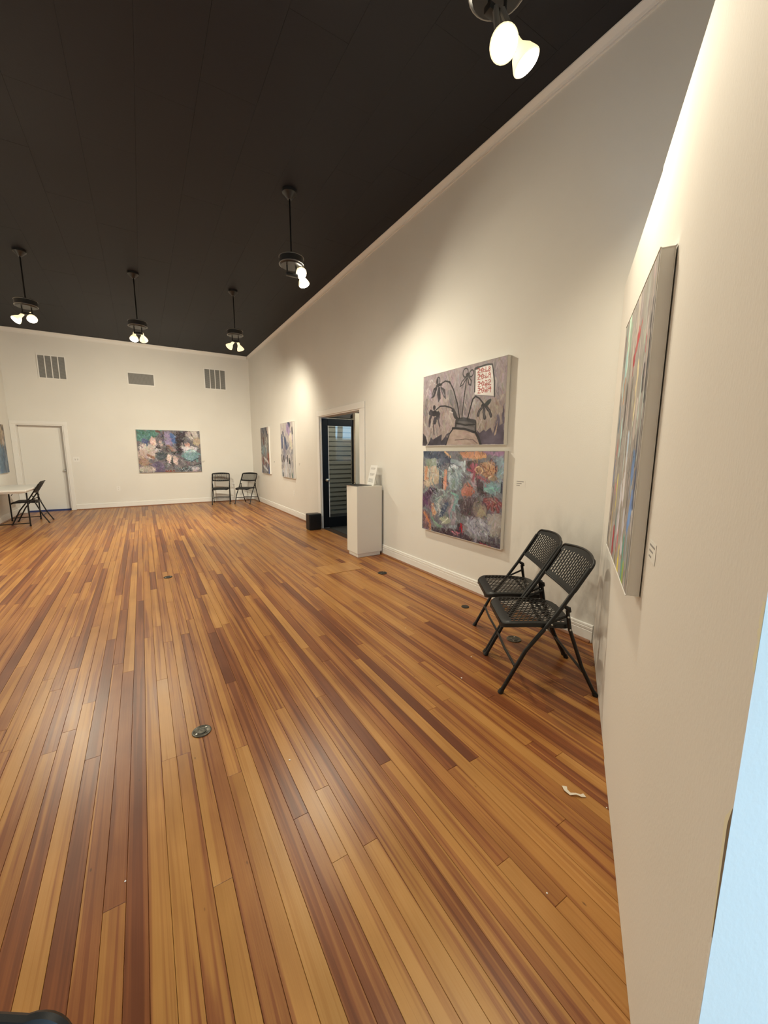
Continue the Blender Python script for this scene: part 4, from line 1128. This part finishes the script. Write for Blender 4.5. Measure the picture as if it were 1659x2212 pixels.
# ---------------------------------------------------------------- folding table
tb = thing('folding_table', (-2.14, 10.2, 0), 'white plastic folding table at the left edge in front of the door', 'table')
MB().box(-2.44, -1.845, 9.40, 10.95, 0.692, 0.728, 0.010).build('table_top', M_TABLE, tb)
MB().box(-2.41, -1.875, 9.43, 10.92, 0.662, 0.6925, 0.003).build('apron', M_TABLE, tb)
for yy in (9.80, 10.72):
    for xx in (-2.37, -1.918):
        lg = MB().tube([(xx, yy, 0.004), (xx, yy, 0.664)], 0.0125, 10).build('leg', M_BLACK, tb, True)
        MB().tube([(xx, yy, 0.0), (xx, yy, 0.03)], 0.0155, 10).build('foot_cap', M_BLKPLASTIC, lg, True)
    MB().tube([(-2.37, yy, 0.062), (-1.918, yy, 0.062)], 0.009, 8).build('crossbar', M_BLACK, tb, True)
for a_, b_ in ((9.82, 10.1), (10.70, 10.4)):
    MB().tube([(-2.14, a_, 0.60), (-2.14, b_, 0.66)], 0.006, 8).build('brace', M_BLACK, tb, True)

# ---------------------------------------------------------------- pedestal with papers
pd = thing('pedestal', (2.57, 4.72, 0), 'tall cream white display pedestal beside the doorway', 'pedestal')
MB().box(2.385, 2.772, 4.555, 4.862, 0.055, 0.972, 0.003).build('body', M_PED, pd)
MB().box(2.405, 2.755, 4.575, 4.845, 0.001, 0.056, 0.002).build('plinth', M_PED, pd)
cb_ = thing('clipboard', (2.50, 4.72, 0.973), 'dark clipboard lying on white sheets on the pedestal', 'clipboard')
R_ = Matrix.Translation((2.50, 4.70, 0.0)) @ Matrix.Rotation(math.radians(10), 4, 'Z')
MB().box(-0.115, 0.10, -0.135, 0.14, 0.9728, 0.978, 0.0008).xf(R_).build('paper_stack', M_PAPER, cb_)
MB().box(-0.125, 0.115, -0.125, 0.175, 0.9785, 0.983, 0.001).xf(R_).build('board', M_BLKPLASTIC, cb_)
MB().box(-0.05, 0.05, 0.125, 0.155, 0.9832, 0.987, 0.001).tube([(-0.04, 0.14, 0.986), (-0.036, 0.14, 1.003), (-0.015, 0.14, 1.013), (0.015, 0.14, 1.013), (0.036, 0.14, 1.003), (0.04, 0.14, 0.986)], 0.0035, 8).xf(R_).build('clip', M_BLACK, cb_, True)
sg = thing('leaning_notice', (2.72, 4.62, 0.973), 'white printed notice leaning at the back of the pedestal', 'notice')
def lean(u, v, n=0.0):                      # u along -y, v up the sheet
    return Vector((2.655 + v * 0.27 - n * .9, 4.765 - u * 0.92 + v * 0.06, 0.974 + v * 0.955 + n * .27))
def sheet(u0, u1, v0, v1, n0, n1):
    vs = [lean(u0, v0, n0), lean(u1, v0, n0), lean(u1, v1, n0), lean(u0, v1, n0), lean(u0, v0, n1), lean(u1, v0, n1), lean(u1, v1, n1), lean(u0, v1, n1)]
    return MB().add(vs, [(0, 1, 2, 3), (4, 5, 6, 7), (0, 1, 5, 4), (1, 2, 6, 5), (2, 3, 7, 6), (3, 0, 4, 7)])
sheet(0, 0.20, 0, 0.285, 0, 0.003).build('card', M_PAPER, sg)
prn = random.Random(3)
for v0, k in ((0.245, 3), (0.165, 4), (0.06, 6)):
    for i in range(k):
        sheet(0.025, 0.025 + prn.uniform(0.11, 0.15), v0 - i * 0.009 + (0 if v0 > .1 else .03), v0 - i * 0.009 + 0.0035 + (0 if v0 > .1 else .03), 0.0031, 0.0034).build('print_line', M_INK, sg)
MB().tube([lean(0.1, 0.2, -0.002), (2.776, 4.69, 0.976)], 0.004, 6).build('stand', M_PAPER, sg)
bx_ = thing('black_box', (2.63, 6.76, 0), 'small black box standing on the floor at the foot of the black door', 'box')
MB().box(2.505, 2.745, 6.66, 6.84, 0.004, 0.30, 0.014).build('body', M_BLKPLASTIC, bx_)
MB().box(2.525, 2.725, 6.654, 6.661, 0.025, 0.28, 0.003).build('front_panel', M_BLACK, bx_)
MB().box(2.52, 2.73, 6.675, 6.825, 0.0005, 0.0045).build('base', M_BLACK, bx_)

# ---------------------------------------------------------------- air grilles on the end wall
def vent(x0, x1, z0, z1, label, mull, vertical=False):
    r = thing('air_grille', ((x0 + x1) / 2, YB, (z0 + z1) / 2), label, 'vent', 'air grilles high on the end wall')
    f = 0.024
    y0, y1 = YB - 0.014, YB - 0.001
    MB().box(x0, x1, y0, y1, z1 - f, z1, .003).box(x0, x1, y0, y1, z0, z0 + f, .003).box(x0, x0 + f, y0, y1, z0 + f, z1 - f, .003).box(x1 - f, x1, y0, y1, z0 + f, z1 - f, .003).build('frame', M_TRIM, r)
    MB().box(x0 + f, x1 - f, YB - 0.003, YB - 0.001, z0 + f, z1 - f).build('backing', M_GRILLE_DK, r)
    for k in range(mull):
        xm = x0 + f + (x1 - x0 - 2 * f) * (k + 1) / (mull + 1)
        MB().box(xm - 0.009, xm + 0.009, y0 + .001, y1, z0 + f, z1 - f).build('mullion', M_TRIM, r)
    lv = MB()
    if vertical:
        n = 34
        for k in range(n):
            xm = x0 + f + (x1 - x0 - 2 * f) * (k + .5) / n
            lv.add([(xm - .005, y1 - .002, z0 + f), (xm + .003, y0 + .004, z0 + f), (xm + .003, y0 + .004, z1 - f), (xm - .005, y1 - .002, z1 - f)], [(0, 1, 2, 3)])
    else:
        n = 32
        for k in range(n):
            zm = z0 + f + (z1 - z0 - 2 * f) * (k + .5) / n
            lv.add([(x0 + f, y1 - .002, zm + .006), (x1 - f, y1 - .002, zm + .006), (x1 - f, y0 + .004, zm - .003), (x0 + f, y0 + .004, zm - .003)], [(0, 1, 2, 3)])
    tag(lv.build('louvres', M_GRILLE, r, fixn=False), kind='stuff')
vent(-1.868, -1.343, 3.068, 3.603, 'square four-panel air grille above the white door', 3)
vent(-0.165, 0.432, 3.076, 3.39, 'low wide air grille above the wide canvas', 0, True)
vent(1.607, 2.172, 3.122, 3.675, 'square four-panel air grille near the far corner', 3)

# ---------------------------------------------------------------- switch, outlets, wall labels
def plate(name, ctr, U, N, w_, h_, label, cat, kind):
    O, U, N = Vector(ctr), Vector(U), Vector(N)
    r = thing(name, ctr, label, cat)
    def bx(mb, u0, u1, z0, z1, n0, n1):
        vs = [O + U * u + N * n + Vector((0, 0, z)) for n in (n0, n1) for z in (z0, z1) for u in (u0, u1)]
        return mb.add(vs, [(0, 2, 3, 1), (4, 5, 7, 6), (0, 1, 5, 4), (2, 6, 7, 3), (0, 4, 6, 2), (1, 3, 7, 5)])
    bx(MB(), -w_ / 2, w_ / 2, -h_ / 2, h_ / 2, 0.0008, 0.006).build('cover_plate', M_TRIM, r)
    if kind == 'switch':
        for k in (-0.023, 0.023):
            bx(MB(), k - .005, k + .005, -.004, .018, 0.006, 0.016).build('toggle', M_WHITE, r)
            bx(MB(), k - .009, k + .009, -.022, .022, 0.006, 0.0066).build('toggle_slot', M_GRILLE, r)
    else:
        for k in (-0.024, 0.024):
            bx(MB(), -.016, .016, k - .015, k + .015, 0.006, 0.008).build('socket', M_WHITE, r)
            for q in (-.006, .006):
                bx(MB(), q - .0014, q + .0014, k - .003, k + .008, 0.008, 0.0084).build('slot', M_GRILLE_DK, r)
        if kind == 'plug':
            MB().lathe([(0.019, 0), (0.021, 0.02), (0.016, 0.032), (0, 0.034)], align(N, O + N * .0085 + Vector((0, 0, .024))), 14).build('plug', M_WHITE, r, True)
    return r
plate('light_switch', (-1.355, YB, 1.232), (1, 0, 0), (0, -1, 0), 0.118, 0.118, 'white double light switch right of the white door', 'switch', 'switch')
plate('wall_outlet', (-0.572, YB, 0.489), (1, 0, 0), (0, -1, 0), 0.072, 0.118, 'white wall outlet left below the wide canvas', 'outlet', 'outlet')
plate('wall_outlet', (2.22, YB, 0.462), (1, 0, 0), (0, -1, 0), 0.076, 0.122, 'white wall outlet between the two far chairs', 'outlet', 'plug')
plate('wall_outlet', (XR, 8.33, 0.516), (0, -1, 0), (-1, 0, 0), 0.072, 0.118, 'white wall outlet below the pale lilac canvas', 'outlet', 'outlet')
def wall_label(ctr, U, N, label, sc=1.0):
    O, U, N = Vector(ctr), Vector(U), Vector(N)
    r = thing('wall_label', ctr, label, 'label', 'small printed labels beside the paintings')
    def bx(u0, u1, z0, z1, n0, n1):
        vs = [O + U * u + N * n + Vector((0, 0, z)) for n in (n0, n1) for z in (z0, z1) for u in (u0, u1)]
        return MB().add(vs, [(0, 2, 3, 1), (4, 5, 7, 6), (0, 1, 5, 4), (2, 6, 7, 3), (0, 4, 6, 2), (1, 3, 7, 5)])
    bx(-.05, .05, -.03, .03, 0.0006, 0.0012).build('clear_card', M_WALL, r)
    for i, (a, b) in enumerate(((-.042, .034), (-.042, .012), (-.042, -.006))):
        bx(a, b, .016 - i * .017 - .003, .016 - i * .017 + .003, 0.0012, 0.0016).build('print_line', M_INK, r)
    return r
wall_label((1.465, YB, 1.145), (1, 0, 0), (0, -1, 0), 'tiny printed label right of the wide canvas on the end wall')
wall_label((XR, 9.76, 1.172), YDIR, NR, 'tiny printed label between the two tall canvases')
wall_label((XR, 7.93, 1.167), YDIR, NR, 'tiny printed label right of the pale lilac canvas')
wall_label((XR, 2.275, 1.16), YDIR, NR, 'tiny printed label right of the colourful flower painting')
wall_label(pp(1.835, 0.0026, 1.142), PD, PN, 'tiny printed label right of the tall canvas on the partition')

# ---------------------------------------------------------------- floor plates and litter
def floor_plate(x_, y_, r_, label, m, rings=True):
    t = thing('floor_plate', (x_, y_, 0), label, 'floor plate', 'round metal plates set in the floor')
    MB().lathe([(r_, 0.0005), (r_, 0.004), (r_ * .94, 0.0055), (r_ * .84, 0.0055), (r_ * .80, 0.0040), (0, 0.0040)], Matrix.Translation((x_, y_, 0)), 32).build('cover', m, t, True)
    if rings:
        MB().lathe([(r_ * .50, 0.004), (r_ * .50, 0.0056), (r_ * .38, 0.0056), (r_ * .36, 0.0045), (0, 0.0045)], Matrix.Translation((x_, y_, 0)), 24).build('cap', m, t, True)
        for k in (0.6, 3.74):
            MB().lathe([(0.005, 0.004), (0.005, 0.0062), (0, 0.0066)], Matrix.Translation((x_ + math.cos(k) * r_ * .66, y_ + math.sin(k) * r_ * .66, 0)), 10).build('screw', M_STEEL, t, True)
floor_plate(0.153, 2.037, 0.046, 'round pewter floor plate nearest the camera in the middle of the floor', M_PEWTER)
floor_plate(0.148, 4.962, 0.045, 'small dark floor plate far out in the middle of the floor', M_IRON)
floor_plate(2.336, 3.824, 0.055, 'dark round floor plate in front of the pedestal', M_IRON)
floor_plate(2.34, 1.878, 0.055, 'dull round floor plate under the near pair of chairs', M_PEWTER)
floor_plate(2.465, 2.548, 0.036, 'small dark disc on the floor below the colourful flower painting', M_IRON, False)  # dark floor mark built as a plain disc
tp = thing('tape_scrap', (1.45, 0.81, 0), 'curled scrap of clear tape on the floor near the partition', 'tape')
q = [(1.447, 0.853), (1.430, 0.836), (1.431, 0.815), (1.448, 0.800), (1.462, 0.786), (1.478, 0.780)]
wds = [0.010, 0.008, 0.007, 0.004, 0.006, 0.009]; zs_ = [0.0016, 0.006, 0.003, 0.008, 0.003, 0.0016]
vs = []
for i, (a, b) in enumerate(q):
    e = Vector((q[min(i + 1, 5)][0] - q[max(i - 1, 0)][0], q[min(i + 1, 5)][1] - q[max(i - 1, 0)][1], 0)).normalized()
    n_ = Vector((-e.y, e.x, 0))
    for dz in (0, 0.0012):
        vs += [Vector((a, b, zs_[i] + dz)) - n_ * wds[i], Vector((a, b, zs_[i] + dz)) + n_ * wds[i]]
fs = []
for i in range(5):
    a, b = i * 4, i * 4 + 4
    fs += [(a, a + 1, b + 1, b), (a + 2, b + 2, b + 3, a + 3), (a, b, b + 2, a + 2), (a + 1, a + 3, b + 3, b + 1)]
fs += [(0, 2, 3, 1), (20, 21, 23, 22)]
MB().add(vs, fs).build('strip', M_TAPE, tp, True)
crumbs = [(0.480, 1.615, .004, 'white paper crumb right of the pewter floor plate'), (1.632, 1.697, .005, 'white paper crumb left of the near chair foot'), (1.872, 1.857, .004, 'white paper crumb beside the front feet of the near chairs'),
          (1.733, 2.471, .004, 'white paper crumb out in front of the colourful flower painting'), (-0.158, 1.394, .003, 'tiny white crumb left of the middle boards in the foreground'), (1.50, 0.70, .003, 'tiny white crumb just below the scrap of tape'), (1.02, 0.63, .003, 'tiny white crumb by the foot of the partition near the camera')]
for i, (a, b, s_, lb) in enumerate(crumbs):
    r = random.Random(i)
    vs = [(a + math.cos(k * 1.05) * s_ * r.uniform(.6, 1.2), b + math.sin(k * 1.05) * s_ * r.uniform(.6, 1.2), z) for z in (0.0006, 0.0016 + s_ * .2) for k in range(6)]
    fs = [tuple(range(6)), tuple(range(6, 12))] + [(k, (k + 1) % 6, 6 + (k + 1) % 6, 6 + k) for k in range(6)]
    tag(MB().add(vs, fs).build('paper_crumb', M_PAPER, None), lb, 'crumb', 'white crumbs on the floor')

# ---------------------------------------------------------------- hanging twin floodlights
def fixture(x_, y_, aims, label, zbox=3.42):
    r = thing('hanging_floodlight', (x_, y_, ZC), label, 'light', 'hanging twin floodlights')
    MB().lathe([(0.0, ZC - 0.002), (0.075, ZC - 0.002), (0.075, ZC - 0.03), (0.055, ZC - 0.05), (0.022, ZC - 0.085), (0.0, ZC - 0.085)], Matrix.Translation((x_, y_, 0)), 20).build('canopy', M_DRUM, r, True)
    MB().tube([(x_, y_, ZC - 0.08), (x_, y_, zbox + 0.04)], 0.0085, 8).build('rod', M_BLACK, r, True)
    zb = zbox
    dr = MB().lathe([(0.0, zb + 0.048), (0.118, zb + 0.048), (0.126, zb + 0.040), (0.126, zb - 0.034), (0.112, zb - 0.046), (0.0, zb - 0.046)], Matrix.Translation((x_, y_, 0)), 28).build('housing', M_DRUM, r, True)
    MB().lathe([(0.1255, zb + 0.040), (0.130, zb + 0.040), (0.130, zb + 0.034), (0.1255, zb + 0.034)], Matrix.Translation((x_, y_, 0)), 28).lathe([(0.1255, zb - 0.026), (0.130, zb - 0.026), (0.130, zb - 0.034), (0.1255, zb - 0.034)], Matrix.Translation((x_, y_, 0)), 28).build('rim', M_DRUMRIM, dr, True)
    MB().tube([(x_ - 0.05, y_, zb - 0.046), (x_ - 0.05, y_, zb - 0.12)], 0.008, 8).tube([(x_ + 0.05, y_, zb - 0.046), (x_ + 0.05, y_, zb - 0.12)], 0.008, 8).box(x_ - 0.062, x_ + 0.062, y_ - 0.02, y_ + 0.02, zb - 0.145, zb - 0.115, 0.004).build('yoke', M_DRUM, r, True)
    for (aim, off, power) in aims:
        a = Vector(aim).normalized()
        base = Vector((x_ + off[0], y_ + off[1], zb - 0.145 + off[2]))
        M = align(a, base)
        MB().tube([Vector((x_ + off[0] * .6, y_ + off[1] * .3, zb - 0.13)), base + a * 0.012], 0.014, 8).build('swivel', M_DRUMRIM, r, True)
        b = MB().lathe([(0.0, -0.005), (0.019, -0.005), (0.021, 0.035), (0.024, 0.05), (0.046, 0.085), (0.0585, 0.118), (0.060, 0.126), (0.0565, 0.130)], M, 24).build('bulb', M_BULB, r, True)
        MB().lathe([(0.0565, 0.1295), (0.040, 0.134), (0.02, 0.1365), (0.0, 0.137)], M, 24).build('lens', M_LENS, b, True)
        ld = bpy.data.lights.new('flood_beam', 'SPOT')
        ld.energy = LAMP_W * power; ld.color = LAMP_COLOR; ld.spot_size = math.radians(140); ld.spot_blend = 1.0; ld.shadow_soft_size = 0.055
        lo = bpy.data.objects.new('flood_beam', ld); COL.objects.link(lo)
        lo.parent = r
        lo.matrix_local = WM[r.name].inverted() @ align(-a, base + a * 0.20)
    return r
fixture(1.512, 1.50, [((-0.35, -0.62, -0.70), (-0.044, -0.057, -0.149), .30), ((0.35, -0.35, -0.87), (0.010, -0.091, -0.131), .5)], 'big bright twin floodlight nearest the camera at the top right', 3.50)
fixture(1.512, 4.34, [((0.10, -0.78, -0.62), (0.09, 0.09, 0.13), .9), ((0.22, -0.28, -0.93), (0.105, 0.03, 0.065), .8)], 'twin floodlight hanging in the middle of the ceiling above the doorway')
fixture(1.516, 7.32, [((-0.50, 0.64, -0.58), (-0.035, 0, 0.0), 2.2), ((0.42, 0.42, -0.83), (0.04, 0, 0.0), 1.0)], 'twin floodlight hanging near the far corner with its bulbs turned down')
fixture(0.10, 7.42, [((-0.10, -0.50, -0.86), (-0.05, 0.02, 0.02), .8), ((0.15, 0.78, -0.60), (0.05, 0, 0.02), 2.6)], 'twin floodlight hanging in front of the low wide grille', 3.36)
fixture(-1.19, 7.43, [((-0.55, -0.35, -0.75), (-0.05, 0, 0.0), 1.1), ((0.15, -0.66, -0.72), (0.03, 0.06, 0.04), 1.1)], 'twin floodlight at the left edge above the square grille')
fixture(-1.19, 4.42, [((0.50, 0.25, -0.83), (0.05, 0, 0.0), 1.0), ((-0.40, 0.30, -0.85), (-0.05, 0, 0.0), .8)], 'added twin floodlight over the left side of the room, unseen beyond the left edge')  # added out-of-view fixture, evens out the light on the walls
fixture(-1.19, 1.50, [((0.40, 0.40, -0.82), (0.05, 0, 0.0), .5), ((-0.40, -0.10, -0.88), (-0.05, 0, 0.0), .6)], 'added twin floodlight over the left side of the room, unseen, nearest the entrance')  # second added fixture out of view, more even fill

# ---------------------------------------------------------------- the street outside
st = thing('brick_building', (13, -30, -0.2), 'brick building across the street mirrored in the door glass', 'building')
MB().box(4, 24, -36, -30, -0.2, 3.0).build('brick_wall', mottle(mat('street_brick', (0.25, 0.12, 0.08), 0.85), (0.16, 0.09, 0.08), (0.34, 0.17, 0.11), 2.0) and bpy.data.materials['street_brick'], st)
MB().box(4, 24, -30.1, -29.98, 2.9, 3.1).build('cornice', M_WHITE, st)
for k in range(6):
    MB().box(5.2 + k * 3.1, 6.9 + k * 3.1, -30.06, -29.97, 0.8, 2.4).build('window', M_DARKWALL, st)
tr = MB().tube([(11.6, -11, -0.2), (11.55, -11, 1.5), (11.7, -11.05, 4.5), (11.5, -11, 8)], [0.22, 0.19, 0.17, 0.10], 12).tube([(11.66, -11.03, 3.6), (12.4, -11.3, 5.5)], [0.09, 0.04], 8).build('tree_trunk', mat('grey_bark', (0.10, 0.09, 0.085), 0.9), None, True)
tag(tr, 'bare grey tree trunk on the pavement mirrored in the door glass', 'tree')
